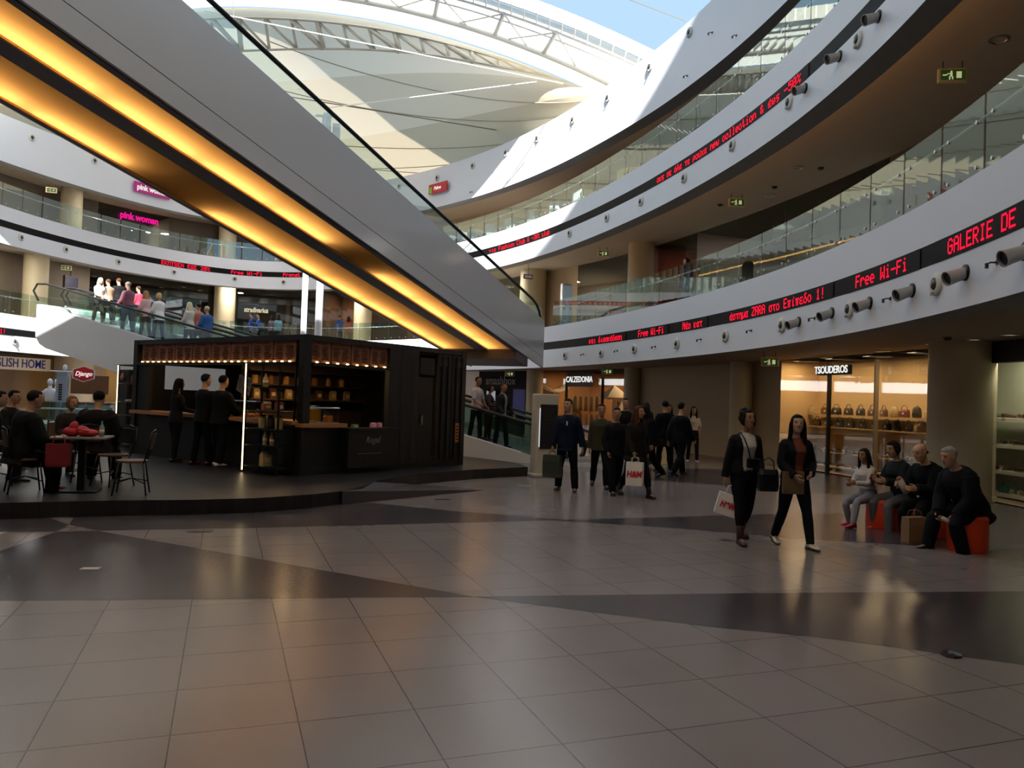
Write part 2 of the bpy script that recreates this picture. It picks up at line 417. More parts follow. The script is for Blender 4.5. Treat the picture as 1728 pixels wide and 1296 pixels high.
dimw = mat('shop_wall_dim', '#6b6258', .8, var=.08); redw = mat('shop_wall_red', '#8c1f22', .7, var=.08)
whitew = mat('shop_wall_white', '#cfcdc8', .6, var=.03); woodw = mat('wood_panel', '#8a5a32', .45, var=.15, scale=5)
G1 = 3.16
tA = th(1672, 620); tPost = th(1404, 640); tB = th(1582, 620); tC = th(1318, 650); tD = th(1057, 650); tE = th(912, 650); tF = th(890, 650); tG = th(808, 650)
shop('shoe_shop', -.80, tA, 0, G1, 1.1, greenw, shopfloor, 150, (1, .92, .72), nl=3, header=.42, ext=.09, lo=4.25)
wallseg('wall_pier', tA, tB, 0, G1, M['column'], label='cream pier between the two shoe shops')
shop('bag_shop', tB, tC, 0, G1, 1.3, warm, shopfloor, 130, (1, .72, .42), nl=4, lo=4.3)
wallseg('wall_arcade', tC, tD, 0, G1, M['wall'], label='plain beige arcade wall')
shop('hosiery_shop', tD, tE, 0, G1, 3.2, orangew, shopfloor, 120, (1, .62, .3), nl=2, header=0, label='inside of the hosiery shop')
wallseg('wall_arcade.001', tE, tF, 0, G1, M['column'])
wallseg('wall_makeup', tF, tG, 0, G1, M['led_black'], label='black wall of the makeup shop')
tH = th(640, 650); tI = th(176, 640); tJ = th(88, 640)
wallseg('wall_arcade.002', tG, tH, 0, G1, whitew)
shop('far_shop', tH, tI, 0, G1, 3, warm, shopfloor, 150, nl=4)
wallseg('wall_arcade.003', tI, tJ, 0, G1, M['wall'])
shop('home_shop', tJ, 2.72, 0, G1, 3.0, warm, shopfloor, 150, (1, .74, .42), nl=2, header=.0)
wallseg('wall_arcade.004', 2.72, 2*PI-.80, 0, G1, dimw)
# first gallery
F1, C1 = FL[1], 7.96
a1, a2, a3, a4 = th(975, 470), th(1065, 470), th(1098, 470), th(1175, 460)
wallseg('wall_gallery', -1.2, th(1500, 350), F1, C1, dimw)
shop('sports_shop', th(1500, 350), a4, F1, C1, 4, whitew, shopfloor, 110, (1, .95, .88), nl=2)
shop('dim_shop', a4, a3, F1, C1, 4, redw, shopfloor, 16, (1, .8, .6), nl=1)
wallseg('wall_gallery.001', a3, a2, F1, C1, M['column'])
shop('brown_shop', a2, a1, F1, C1, 4, dimw, shopfloor, 90, (1, .7, .4), nl=1)
wallseg('wall_gallery.002', a1, th(920, 470), F1, C1, M['wall'])
b1 = th(690, 500); b2 = th(600, 500); b3 = th(400, 500); b4 = th(150, 500); b5 = th(20, 500)
shop('lit_gallery_shop', th(920, 470), b1, F1, C1, 4, warm, shopfloor, 40, nl=1)
shop('book_shop', b1, b2, F1, C1, 4, dimw, shopfloor, 40, (1, .85, .7), nl=1)
shop('panelled_shop', b2, th(545, 500), F1, C1, 3, woodw, shopfloor, 60, (1, .85, .65), nl=1)
shop('fashion_shop', th(545, 500), b3, F1, C1, 5, dimw, shopfloor, 110, (1, .75, .5), nl=2)
shop('dark_shop', b3, b4, F1, C1, 5, dimw, shopfloor, 60, nl=1)
wallseg('wall_gallery.003', b4, 2*PI-1.2, F1, C1, dimw)
# second gallery
F2, C2 = FL[2], 11.6
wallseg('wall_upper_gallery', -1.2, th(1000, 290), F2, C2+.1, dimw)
wallseg('wall_upper_gallery.001', th(1000, 290), th(560, 320), F2, C2+.1, M['wall'])
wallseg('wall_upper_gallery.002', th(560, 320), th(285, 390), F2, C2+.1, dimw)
shop('clothes_shop', th(285, 390), th(165, 370), F2, C2, 5, dimw, shopfloor, 160, (1, .85, .65), nl=2)
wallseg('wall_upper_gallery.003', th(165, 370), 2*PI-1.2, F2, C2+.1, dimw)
# ---- unseen area lamps added to brighten the left and far galleries
for i in range(8):
    t = 1.25+i*.21
    lamp(rp(t, 1.7, 7.9), 170, (1, .9, .76), .5); lamp(rp(t, 1.7, 11.5, 3), 120, (1, .92, .82), .5)
# ---- round columns
def column(u, v, z0, z1, r, off, i, L=1):
    t = hit(u, v, off)[0]; p = rp(t, off, 0)
    mb = MB(); mb.lathe([(r*1.04, z0), (r*1.04, z0+.1), (r, z0+.1), (r, z1)], (p.x, p.y, 0), 28)
    struct(mb.build('column_%d' % i, M['column'], smooth='auto'), 'round cream column')
column(1622, 700, 0, G1, .62, 3.7, 1); column(1250, 700, 0, G1, .36, 3.75, 2); column(902, 660, 0, G1, .4, 3.4, 3); column(1066, 680, 0, G1, .34, 3.8, 4)
column(1081, 460, F1, C1, .5, 3.3, 5); column(900, 470, F1, C1, .62, 3.3, 6); column(612, 540, F1, C1, .52, 3.2, 7); column(379, 520, F1, C1, .6, 3.0, 8)
column(58, 520, F1, C1, .55, 3.0, 9); column(120, 360, F2, C2, .5, 2.9, 10); column(384, 410, F2, C2, .5, 2.9, 11)
column(124, 640, 0, G1, .9, 3.2, 13)
# ---- warm cove strips hidden behind the grey lips
cove = emis('cove_light_amber', '#ffb468', 7.5)
def cove_strip(L, t0, t1, z, s=None, LL=1):
    mb = MB(); strip(mb, [(.515, z+.05), (.515, z+.10)], t0, t1, L=LL); o = mb.build('cove_light', s or cove, fixn=False)
    return o
tag(cove_strip(2, -1.1, .95, 7.46), 'amber cove light along the upper gallery soffit', 'cove light')
tag(cove_strip(1, -1.1, .1, 3.0, emis('cove_light_dim', '#ff8a3a', .9)), 'dim amber cove light along the lower gallery soffit', 'cove light')
tag(cove_strip(3, -.4, 1.3, 10.7, emis('bounce_glow_rose', '#ffb08a', 7.0), 3), 'rosy glow strip added under the white parapet for sun bounce', 'cove light')  # added glowing strip stands in for sunlight bounced onto the soffit

# ---- platform (dark timber deck) with its ramp
deck = plank_mat('deck_planks', '#211d1d')
DP = [(-10.5, 8.2), (-8.5, 8.6), (-6.21, 9.56), (-5.05, 10.1), (-4.2, 10.4), (-3.49, 10.77), (-2.85, 11.4), (-2.5, 11.95), (-2.35, 12.6), (-2.3, 13.5), (-1.75, 14.9), (-.75, 16.3), (.42, 17.4), (.1, 18.6), (-1.2, 20.0), (-9.3, 21.5), (-10.5, 19.5), (-11.2, 15)]
mb = MB(); mb.prism(DP, 0, .2); struct(mb.build('floor_platform', [deck]), 'dark timber platform under the kiosk')
mb = MB(); A = [(-2.52, 11.85, .2), (-.42, 14.4, .004), (-1.75, 14.95, .004), (-2.33, 13.3, .2)]
mb.add(A+[(p[0], p[1], 0) for p in A], [(0, 1, 2, 3), (4, 7, 6, 5), (0, 4, 5, 1), (1, 5, 6, 2), (2, 6, 7, 3), (3, 7, 4, 0)])
struct(mb.build('floor_ramp', mat('ramp_slate', '#4a4448', .35, var=.1)), 'dark access ramp beside the platform')

# ================================================================== TENT ROOF
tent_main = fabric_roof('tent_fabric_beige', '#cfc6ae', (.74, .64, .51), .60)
tent_sunlit = fabric_roof('tent_fabric_sunlit', '#f1eee6', (.80, .78, .72), .6)  # paler, more translucent fabric paints the front strip as sunlit
steelw = mat('white_painted_steel', '#e4e3de', .4, var=.02)
def skew(x): return .065*(x+12)**2*.55 if x < -12 else 0.0
def chordz(x, k=.0154, top=17.61): return top-k*(x+11.2)**2-skew(x)*.5
XR, XL = 5.15, -25.0
def tx(s): return XR+(XL-XR)*s
def backpt(s):   # back edge on the ring behind the parapet
    t = -.05+(PI*.98+.05)*s; t = .12+(2.72)*s
    return rp(t, 1.0, 12.35, 3)
def chord(s, y=32.0, dz=0.0): x = tx(s); return V((x, y-.0*abs(x), chordz(x)+dz))
NS, NQ = 48, 14
def surf(a, b, m, name, label, sag=.0, nq=NQ):
    mb = MB(); rows = []
    for i in range(NS+1):
        s = i/NS; p, q = a(s), b(s)
        rows.append([p+(q-p)*(j/nq)-V((0, 0, sag*4*(j/nq)*(1-j/nq))) for j in range(nq+1)])
    mb.loft(rows, False, False); return struct(mb.build(name, m, smooth=True, fixn=False), label)
def tq(s, q): p, b_ = chord(s), backpt(s); return p+(b_-p)*q-V((0, 0, .35*4*q*(1-q)))
tent_shade_mid = fabric_roof('tent_fabric_shade_mid', '#cfc6ae', (.58, .49, .37), .60); tent_shade_low = fabric_roof('tent_fabric_shade_low', '#c6bda2', (.44, .365, .26), .60)  # fabric less translucent band by band, painting the membrane's shade gradient
for q0, q1, m_, nm in ((0, .3, tent_main, 'upper'), (.3, .62, tent_shade_mid, 'middle'), (.62, 1, tent_shade_low, 'lower')):
    surf(lambda s, q=q0: tq(s, q), lambda s, q=q1: tq(s, q), m_, 'ceiling_tent', nm+' beige band of the far tent membrane, shade gradient put into its fabric', .0, 8)
edgez = lambda x: 17.89-.0150*(x+11.2)**2-skew(x)*1.8
def edge(s, dy=0, dz=0.0): x = tx(s); return V((x+.5*(1-s), 28.3+dy, edgez(x)+dz))
surf(lambda s: edge(s, .3, .0), lambda s: chord(s, 32.1, .12), tent_sunlit, 'ceiling_tent_front', 'front strip of the tent roof, sunlit brightness put into its pale fabric', .1, 4)
# edge gutter with brackets
tr = thing('roof_edge_gutter', 'white curved gutter along the open edge of the tent roof', 'gutter', edge(.3))
mb = MB(); r_ = []
for i in range(61):
    p = edge(i/60); r_.append([p+V(d) for d in ((0, -.10, .38), (0, .12, .38), (0, .12, .30), (0, -.02, -.12), (0, -.10, -.12))])
mb.loft(r_); mb.build('gutter_channel', mat('gutter_grey_metal', '#b6b3aa', .4, .2, var=.05), tr, world=tr.location)
for i in range(30):
    mb = MB(); s = .015+i*.0155; p = edge(s); q = edge(s, .45, -.22)
    mb.tube([p+V((0, -.12, .36)), p+V((0, -.13, -.1)), q], .03, 6); mb.build('bracket', steelw, tr, world=tr.location)
mb = MB(); mb.tube([edge(i/60, .5, -.24) for i in range(61)], .05, 8); mb.build('edge_tube', steelw, tr, True, world=tr.location)
mb = MB(); mb.tube([edge(i/60, .95, -.30) for i in range(61)], .04, 8); mb.build('inner_tube', steelw, tr, True, world=tr.location)
# arch tube and struts, with grey bars shaped as truss shadow on membrane
tr = thing('roof_truss', 'white arch tube carrying the tent front, with bars shaped as truss shadow', 'truss', chord(.3))
def archp(s): x = tx(s); return V((x, 30.6, chordz(x)+.10))
mb = MB(); mb.tube([archp(i/80) for i in range(81)], .14, 10); mb.build('arch_tube', steelw, tr, True, world=tr.location)
shadow_grey = mat('truss_shadow_grey', '#b9b4a8', .5, var=.03)
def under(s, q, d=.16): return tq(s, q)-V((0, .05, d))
for q, w_, nm in ((.025, .15, 'shadow_band_upper'), (.15, .12, 'shadow_band_lower')):
    mb = MB(); mb.tube([under(i/80, q) for i in range(81)], [(w_, .04)]*81, 8, ref=(0, 1, .3)); mb.build(nm, shadow_grey, tr, True, world=tr.location)
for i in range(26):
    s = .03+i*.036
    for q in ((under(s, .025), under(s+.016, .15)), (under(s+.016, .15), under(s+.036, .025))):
        mb = MB(); mb.tube(q, .06 if i % 3 else .11, 7); mb.build('shadow_bar', shadow_grey, tr, True, world=tr.location)
for s in (.145, .21, .29, .38, .48):    # struts from the arch tube up to the gutter
    for ds in (-.045, .0, .05):
        mb = MB(); mb.tube([edge(s, .5, -.25), archp(s+ds)], .035 if ds else .09, 7); mb.build('strut', steelw, tr, True, world=tr.location)
# seams and tie cables on the membrane
seam = mat('seam_webbing', '#a49c88', .8, var=.05); cable = mat('steel_cable_white', '#e8e6e0', .4, .2, var=0)
darkc = mat('steel_cable_dark', '#6d685c', .5, .3, var=0)
def tent_pt(s, q):
    p, b = chord(s), backpt(s); return p+(b-p)*q-V((0, 0, .35*4*q*(1-q)+.03))
for i, (s0, q0, s1, q1) in enumerate([(.62, .25, .16, .95), (.70, .45, .27, .97), (.55, .12, .10, .85), (.75, .6, .36, .97), (.8, .3, .44, .97)]):
    mb = MB(); mb.tube([tent_pt(s0+(s1-s0)*k/24, q0+(q1-q0)*k/24) for k in range(25)], .022, 6)
    mb.build('tent_seam', seam, bpy.data.objects['ceiling_tent.001'], smooth=True)
def cable_obj(a, b, r, m, label):
    mb = MB(); mb.tube([a, b], r, 6); tag(mb.build('tie_cable', m), label, 'cable', 'tie cables under the tent')
cable_obj(aty(345, 18, 30), aty(950, 141, 29), .022, cable, 'upper white tie cable under the tent')
cable_obj(aty(545, 183, 34), aty(905, 138, 29), .022, cable, 'white tie cable rising from the mast head')
cable_obj(aty(480, 162, 34), aty(878, 226, 33), .022, darkc, 'dark tie cable crossing the tent to the parapet')
cable_obj(aty(393, -60, 30), aty(394, 30, 30), .022, cable, 'short upright white cable beside the escalator')
cable_obj(aty(985, -30, 26), aty(1158, 36, 25.2), .012, darkc, 'thin cable against the blue sky')
# masts
for i, (u, y, top, lab) in enumerate([(512, 35, 9.5, 'sunlit white mast nearer the stacked gallery signs'), (537, 34.5, 14.2, 'sunlit white mast with the bracket head')]):
    p = aty(u, 560, y); m_ = thing('roof_mast', lab, 'mast', (p.x, p.y, 0))
    mb = MB(); mb.tube([(0, 0, 0), (0, 0, top)], .13+.03*i, 16); mb.build('mast_tube', M['white'], m_, True)
    mb = MB(); mb.lathe([(.3, 0), (.3, .06), (.2, .1)], n=16); mb.build('base_plate', M['white'], m_)
    if i == 1:
        mb = MB(); mb.box((0, 0, top-.1), (1.0, .1, .08)); mb.box((0, 0, top-.55), (.35, .25, .9)); mb.box((.45, 0, top-.9), (.3, .2, .9)); mb.box((-.5, 0, top-.7), (.5, .15, .2)); mb.build('mast_head', M['white'], m_)
# ================================================================== near canopy overhead (above and behind the viewpoint, shades the floor)
CE = [(-60, 35), (-20, 35), (-18.8, 28.5), (-12, 28.5), (-11, 34.9), (3, 34.7), (4.6, 33), (5.8, 31.4), (7, 29.5), (10, 27.6), (40, 27)]
cxs = sorted(set([float(x) for x in np.linspace(-36, 16, 50)]+[c[0] for c in CE if -36 < c[0] < 16])); cez = lambda x: float(np.interp(x, [c[0] for c in CE], [c[1] for c in CE]))-.876*11
mb = MB(); mb.loft([[V((x, 11, cez(x))), V((x, 0, cez(x)*.6+.4*24.5)), V((x, -33, 24.5)), V((x, -33, 24.9)), V((x, 0, cez(x)*.6+.4*24.9)), V((x, 11, cez(x)+.3))] for x in cxs])
struct(mb.build('ceiling_canopy', tent_main), 'canopy over the near half of the atrium')
mb = MB()
for dy, dz in ((10.4, -.5), (4.0, -.6)): mb.tube([(x, dy, (cez(x) if dy > 8 else cez(x)*.74+.26*24.5)+dz) for x in np.linspace(-35, 15, 40)], .16, 8)
for x in np.linspace(-33, 13, 7): mb.tube([(x, 10.4, cez(x)-.5), (x+1.5, -20, 23.6)], .14, 8)
struct(mb.build('trim_canopy_truss', steelw), 'white tubes under the near canopy')
# ================================================================== INCLINED MOVING WALKS
amber = emis('soffit_light_amber', '#ffcc84', 21.0)
diffp = fabric_roof('diffuser_amber', '#d0a468', (.88, .70, .44), .72)
sof = mat('soffit_bronze', '#d8c8a8', .6, var=.05)
class Fr:     # frame of a moving walk: s along (downhill +), n sideways, h above the sloping reference line
    def __init__(s, P, d, slope, n): s.P, s.d, s.k, s.n = V(P), V((d[0], d[1], 0)).normalized(), slope, V((n[0], n[1], 0)).normalized()
    def __call__(s, a, n, h): q = s.P+s.d*a+s.n*n; q.z = s.P.z+s.k*a+h; return q
def extr(mb, fr, s0, s1, prof, mi=0, closed=True, cap=True):   # prof: list of (n, h)
    mb.loft([[fr(s0, *p) for p in prof], [fr(s1, *p) for p in prof]], cap, closed, mi); return mb
d1 = V((.36548, .93082, 0)); W1 = Fr((.159, 26, 3.361), d1, -.17553, (d1.y, -d1.x))
e = thing('moving_walk', 'white inclined moving walk crossing overhead with glowing amber underside', 'escalator', W1(-8, -1.4, 0))
o_ = e.location; SA, SB = -29.5, 2.62
def part(prof, name, m, s0=SA, s1=SB, fr=W1, par=None, org=None, **k):
    mb = MB(); extr(mb, fr, s0, s1, prof, **k); return mb.build(name, m, par or e, world=org if org is not None else o_)
part([(0, 0), (0, .362), (-.06, .362), (-.06, 0)], 'side_panel', M['white2'])
part([(0, .378), (0, 1.71), (-.06, 1.71), (-.06, .378)], 'side_panel', M['white2'])
part([(-.015, .34), (-.015, .40), (-.07, .40), (-.07, .34)], 'seam', M['dark'])
part([(-2.86, 0), (-2.86, 1.71), (-2.92, 1.71), (-2.92, 0)], 'side_panel', M['white2'])
part([(-.02, 1.71), (-.02, 1.74), (-.30, 1.74), (-.30, 1.71)], 'skirt_cap', M['steel'])
for n0, n1, nm in ((-.065, -.20, 'edge_beam'), (-1.10, -1.50, 'centre_beam'), (-2.76, -2.855, 'edge_beam')):
    part([(n0, -.02), (n0, .36), (n1, .36), (n1, -.02)], nm, M['grey'], SA, 0)
part([(-.065, .37), (-.065, .40), (-2.85, .40), (-2.85, .37)], 'soffit_back', sof, SA, 0)
part([(-.07, .41), (-.07, 1.25), (-2.85, 1.25), (-2.85, .41)], 'belt_deck', M['dsteel'], SA, SB)
part([(-.05, -.30), (-.05, .30), (-2.88, .30), (-2.88, -.30)], 'end_beam', M['grey'], 0, 1.1)
gaps = {0: [(-9.7, -7.6)], 1: [(-22.5, -21.8), (-13.0, -12.4)]}
for ri, (nf, nn) in enumerate(((-1.10, -.20), (-2.76, -1.50))):
    part([(nf, -.02), (nf, .015), (nf+.05, .015), (nf+.05, -.02)], 'edge_trim', mat('lip_gold', '#c79a56', .5, var=.04), SA, 0)
    part([(nf, .03), (nn, .03)], 'diffuser_panel', diffp, SA, 0, closed=False)
    a = SA
    while a < -.1:
        b = min(a+1.9, 0)
        if not any(g0 < (a+b)/2 < g1 for g0, g1 in gaps[ri]):
            mb = MB(); mb.tube([W1(a+.04, nf+.15, .24), W1(b-.04, nf+.15, .24)], .03, 8); mb.build('lamp_tube', amber, e, world=o_)
        a += 2.0
rail_h = 2.23
for n in (-.14, -1.40, -1.60, -2.80):
    part([(n, 1.25), (n, 2.20), (n-.012, 2.20), (n-.012, 1.25)], 'glass_balustrade', M['glass2'])
    pts = [W1(SA, n, rail_h), W1(SB-1.0, n, rail_h), W1(SB-.55, n, rail_h-.06), W1(SB-.22, n, rail_h-.22), W1(SB-.05, n, rail_h-.5), W1(SB-.1, n, rail_h-.85)]
    mb = MB(); mb.tube(pts, .045, 10); mb.build('handrail', M['rubber'], e, True, world=o_)
# second moving walk: from the ground arcade up to the left gallery
L0 = V((1.0, 20.5, 0)); d2 = V((.9125, -.409, 0)); W2 = Fr(L0, d2, -.22, (d2.y, -d2.x)); W2.n = V((.409, .9125, 0))
f = thing('moving_walk', 'white inclined moving walk rising behind the kiosk to the left gallery', 'escalator', W2(-16, 1.3, 0)); of = f.location
def prof_panel(n):
    mb = MB(); top, bot = [], []
    for k in range(45):
        a = -20+k*22/44; p = W2(a, n, .12); q = W2(a, n, -1.4)
        p.z = max(min(p.z, 4.75), .12); q.z = max(min(q.z, 3.2), .005); top.append(p); bot.append(q)
    thk = W2.n*.08; rr_ = [[t, b, b+thk, t+thk] for t, b in zip(top, bot)]
    mb.loft(rr_); return mb
for n in (-.02, 2.62): prof_panel(n).build('side_panel', M['white2'], f, world=of)
mb = MB(); rr_ = []
for a, h0, h1 in ((-20, .12, -1.4), (-20.35, .16, -1.32), (-20.6, .1, -1.1)):
    rr_.append([W2(a, -.02, h0), W2(a, -.02, h1), W2(a, 2.7, h1), W2(a, 2.7, h0)])
mb.loft(rr_); mb.build('end_cap', M['white2'], f, world=of)
mb = MB(); extr(mb, W2, -20, -.8, [(.05, -.35), (.05, .0), (2.6, .0), (2.6, -.35)]); mb.build('belt_deck', mat('belt_grey', '#6a6e70', .45, .3, var=.1), f, world=of)
mb = MB(); extr(mb, W2, -20, -6.5, [(.05, -1.4), (.05, -1.36), (2.6, -1.36), (2.6, -1.4)]); mb.build('soffit_panel', M['white'], f, world=of)
for n in (.10, 1.22, 1.42, 2.54):
    mb = MB(); extr(mb, W2, -20.2, -.3, [(n, .0), (n, .90), (n+.012, .90), (n+.012, .0)]); mb.build('glass_balustrade', M['glass2'], f, world=of)
    pts = [W2(-20.7, n, .25), W2(-21.0, n, .55), W2(-20.8, n, .85), W2(-20.3, n, .94)]+[W2(-20+k, n, .94) for k in range(0, 20, 2)]+[W2(-.4, n, .94)]
    q = W2(0, n, .92); pts += [q, q+d2*.4+V((0, 0, -.12)), q+d2*.62+V((0, 0, -.4)), q+d2*.5+V((0, 0, -.72))]
    mb = MB(); mb.tube(pts, .04, 8); mb.build('handrail', M['rubber'], f, True, world=of)
mb = MB(); extr(mb, W2, -19.8, -.8, [(.04, .02), (.04, .13), (.09, .13), (.09, .02)]); mb.build('skirt_strip', M['white'], f, world=of)
# ================================================================== GLASS BALUSTRADES OF THE GALLERIES
def balustrade(L, u0, u1, label, posts=False, t0=None, t1=None, v=500, pw=1.13, clampm=None):
    z1 = ZB[L][3]; t0 = t0 if t0 is not None else hit(u0, v)[0]; t1 = t1 if t1 is not None else hit(u1, v)[0]
    if t0 > t1: t0, t1 = t1, t0
    c = rp((t0+t1)/2, .1, z1); b = thing('glass_balustrade', label, 'railing', c, 0, 'glass balustrades of the galleries')
    mb = MB(); strip(mb, [(.03, z1), (.03, z1+.012), (.2, z1+.012), (.2, z1)], t0, t1); mb.build('base_channel', M['grey'], b, world=c)
    fine = [t0+(t1-t0)*i/400 for i in range(401)]; P = [rp(t, .10, 0) for t in fine]; acc = [0]
    for i in range(400): acc.append(acc[-1]+(P[i+1]-P[i]).length)
    n = max(1, round(acc[-1]/pw)); js = [float(np.interp(acc[-1]*i/n, acc, fine)) for i in range(n+1)]
    g = .012/10
    for i in range(n):
        a, q = js[i], js[i+1]; mb = MB(); m_ = (a+q)/2
        strip(mb, [(.10, z1-.02), (.10, z1+.98), (.112, z1+.98), (.112, z1-.02)], a+g, q-g, n=3)
        pn = mb.build('glass_panel', M['glass'], b, world=c)
        mb = MB()
        for tt in (a+g*8, q-g*8):
            nn = -rn(tt)
            for h in (.14, .70):
                p = rp(tt, .10, z1+h); mb.cyl(p-nn*.012, p+nn*.025, .026, n=10)
                if h > .5: mb.cyl(p+nn*.03, p+nn*.03+V((0, 0, .03)), .012, n=6)
        mb.build('clamps', M['steel'], pn, world=c)
        if posts:
            p = rp(a+.012, .28, z1-.1); mb = MB(); mb.box(p+V((0, 0, .42)), (.05, .02, .86), math.atan2(rn(a).y, rn(a).x)); mb.build('post', M['dsteel'], b, world=c)
    mb = MB(); mb.tube([rp(t, .15, z1+.73) for t in fine[::4]], .022, 8); mb.build('handrail', M['rail'], b, True, world=c)
    return b
balustrade(1, None, 928, 'glass balustrade with steel rail on the right lower gallery', t0=-1.0, v=560)
balustrade(1, 748, 112, 'glass balustrade of the far lower gallery, behind the kiosk and the masts', v=560)
balustrade(1, 84, None, 'glass balustrade of the lower gallery beside the top of the left moving walk', t1=2.75, v=560)
balustrade(2, None, 745, 'glass balustrade with posts on the right upper gallery under the white parapet', True, t0=-.9, v=380)
balustrade(2, 640, None, 'glass balustrade of the left upper gallery above the blank black band', t1=2.8, v=420)
# ================================================================== LED TICKERS
G = {'A': 'ehhvhhh', 'G': 'ehgnhhe', 'L': 'ggggggv', 'E': 'vgguggv', 'R': 'uhhukih', 'I': 'e44444e', 'D': 'uhhhhhu', 'F': 'vgguggg', 'W': 'hhhllrh', 'Z': 'v1248gv',
 'K': 'hikokih', 'Π': 'vhhhhhh', 'T': 'v444444', 'Ω': 'ehhhaar', 'Σ': 'vg848gv', 'H': 'hhhvhhh', 'N': 'hpljhhh', 'P': 'uhhuggg', 'C': 'ehggghe', '1': '4c4444e', '2': 'eh1248v',
 '0': 'ehjlphe', '3': 'eh161he', '5': 'vgu11he', '%': 'op248j3', '!': '4444404', '-': '000v000', '&': 'cik8lid', ' ': '0000000',
 'a': '00e1fhf', 'r': '00mpggg', 'e': '00ehvge', 'i': '40c444e', 'n': '00mphhh', 'w': '00hhlla', 'c': '00eghhe', 'o': '00ehhhe', 'l': 'c44444e', 't': '88s8896', 's': '00fge1u', 'h': 'ggmphhh',
 'u': '00hhhjd', 'b': 'ggmphhu', 'κ': '00ikoki', 'α': '00diiid', 'ι': '0044446', 'δ': '684ahhe', 'σ': '00fihhe', 'ε': '00fgegf', 'η': '00mphhh1', 'τ': '00v4442', 'μ': '00hhhjtg',
 'π': '00vaaaa', 'λ': '844aahh', 'ρ': '00ehhugg', 'χ': '00ha4ah', 'ς': '00fge164', 'υ': '00hhhhe', 'ω': '00ahlla', 'γ': '00haa44'}
ACC = {'έ': 'ε', 'ά': 'α', 'ί': 'ι', 'ύ': 'υ', 'ώ': 'ω', 'ό': 'ο'}
ALT = {'Ε': 'E', 'Κ': 'K', 'Τ': 'T', 'Η': 'H', 'Ν': 'N', 'Ζ': 'Z', 'Α': 'A', 'Ρ': 'P', 'ο': 'o', 'ν': 'u'}
def ticker(L, txt, p0, p1, label, pad=.02, ext=None):
    z0, zb, zt, z1 = ZB[L]; t0 = hit(*p0)[0]; t1 = hit(*p1)[0]; c = rp((t0+t1)/2, 0, (zb+zt)/2)
    b = thing('led_ticker', label, 'sign', c, 0, 'red LED tickers on the gallery fascias')
    e0, e1 = ext if ext else (pad, pad)
    mb = MB(); sg = 1 if t1 > t0 else -1
    strip(mb, [(-.012, zb+.004), (-.012, zt-.004)], t0-sg*e0, t1+sg*e1, n=24); mb.build('display_board', M['led_black'], b, world=c)
    mb = MB(); ncol = len(txt)*6-1; hgt = (zt-zb)*.98; zbase = zb+(zt-zb)*.0; dz = hgt/10
    def px(col, row, acc):
        f0, f1 = (col+.06)/ncol, (col+.94)/ncol; a, q = t0+(t1-t0)*f0, t0+(t1-t0)*f1; zz = zbase+hgt-(row+1)*dz
        A, B = rp(a, -.02, zz+dz*.06), rp(q, -.02, zz+dz*.06); mb.add([A, B, B+V((0, 0, dz*.88)), A+V((0, 0, dz*.88))], [(0, 1, 2, 3)])
    for i, ch in enumerate(txt):
        if ch in ACC: ch = ACC[ch]; px(i*6+3, 2 if True else 0, 1)
        ch = ALT.get(ch, ch); rows = G[ch].replace(' ', '') if ch != ' ' else ''
        for r_, q in enumerate(rows):
            vbits = int(q, 32)
            for k in range(5):
                if vbits & (16 >> k): px(i*6+k, r_+1.5, 0)
    mb.build('lettering', M['led'], b, world=c, fixn=False); return b
ticker(1, 'και διασκέδαση', (995, 577), (1050, 570), 'red LED text beginning with και on the right lower fascia nearest the walk')
ticker(1, 'Free Wi-Fi', (1078, 565), (1121, 559), 'small red LED text Free Wi-Fi on the far right lower fascia')
ticker(1, 'Νέο κατ', (1153, 553), (1186, 548), 'red LED text Νέο κατ on the right lower fascia')
ticker(1, 'άστημα ZARA στο Επίπεδο 1!', (1233, 534), (1393, 495), 'red LED text with ZARA στο Επίπεδο 1 on the right lower fascia')
ticker(1, 'Free Wi-Fi', (1446, 476), (1533, 446), 'large red LED text Free Wi-Fi on the near right lower fascia')
ticker(1, 'GALERIE DE', (1602, 416), (1717, 375), 'red LED text GALERIE DE on the near right lower fascia')
ticker(2, 'ους σε όλα τα ρούχα new collection & έως -50%', (1110, 301), (1353, 121), 'long red LED text new collection on the right upper fascia')
ticker(2, 'για Fashion Club & -30% club', (826, 423), (928, 389), 'red LED text on the sunlit stretch of the right upper fascia')
ticker(2, 'ΕΚΠΤΩΣΗ ΕΩΣ 20%', (272, 443), (354, 454.6), 'red LED text ΕΚΠΤΩΣΗ ΕΩΣ 20% on the left upper fascia')
ticker(2, 'Free Wi-Fi', (390, 458), (443, 462), 'red LED text Free Wi-Fi on the left upper fascia')
ticker(2, 'Prenat', (478, 463), (507, 464), 'red LED text Prenat on the left upper fascia beside the mast')
ticker(1, 'Νέο 1!', (-22, 553), (9, 558), 'red LED text on the left lower fascia at the edge of the picture')
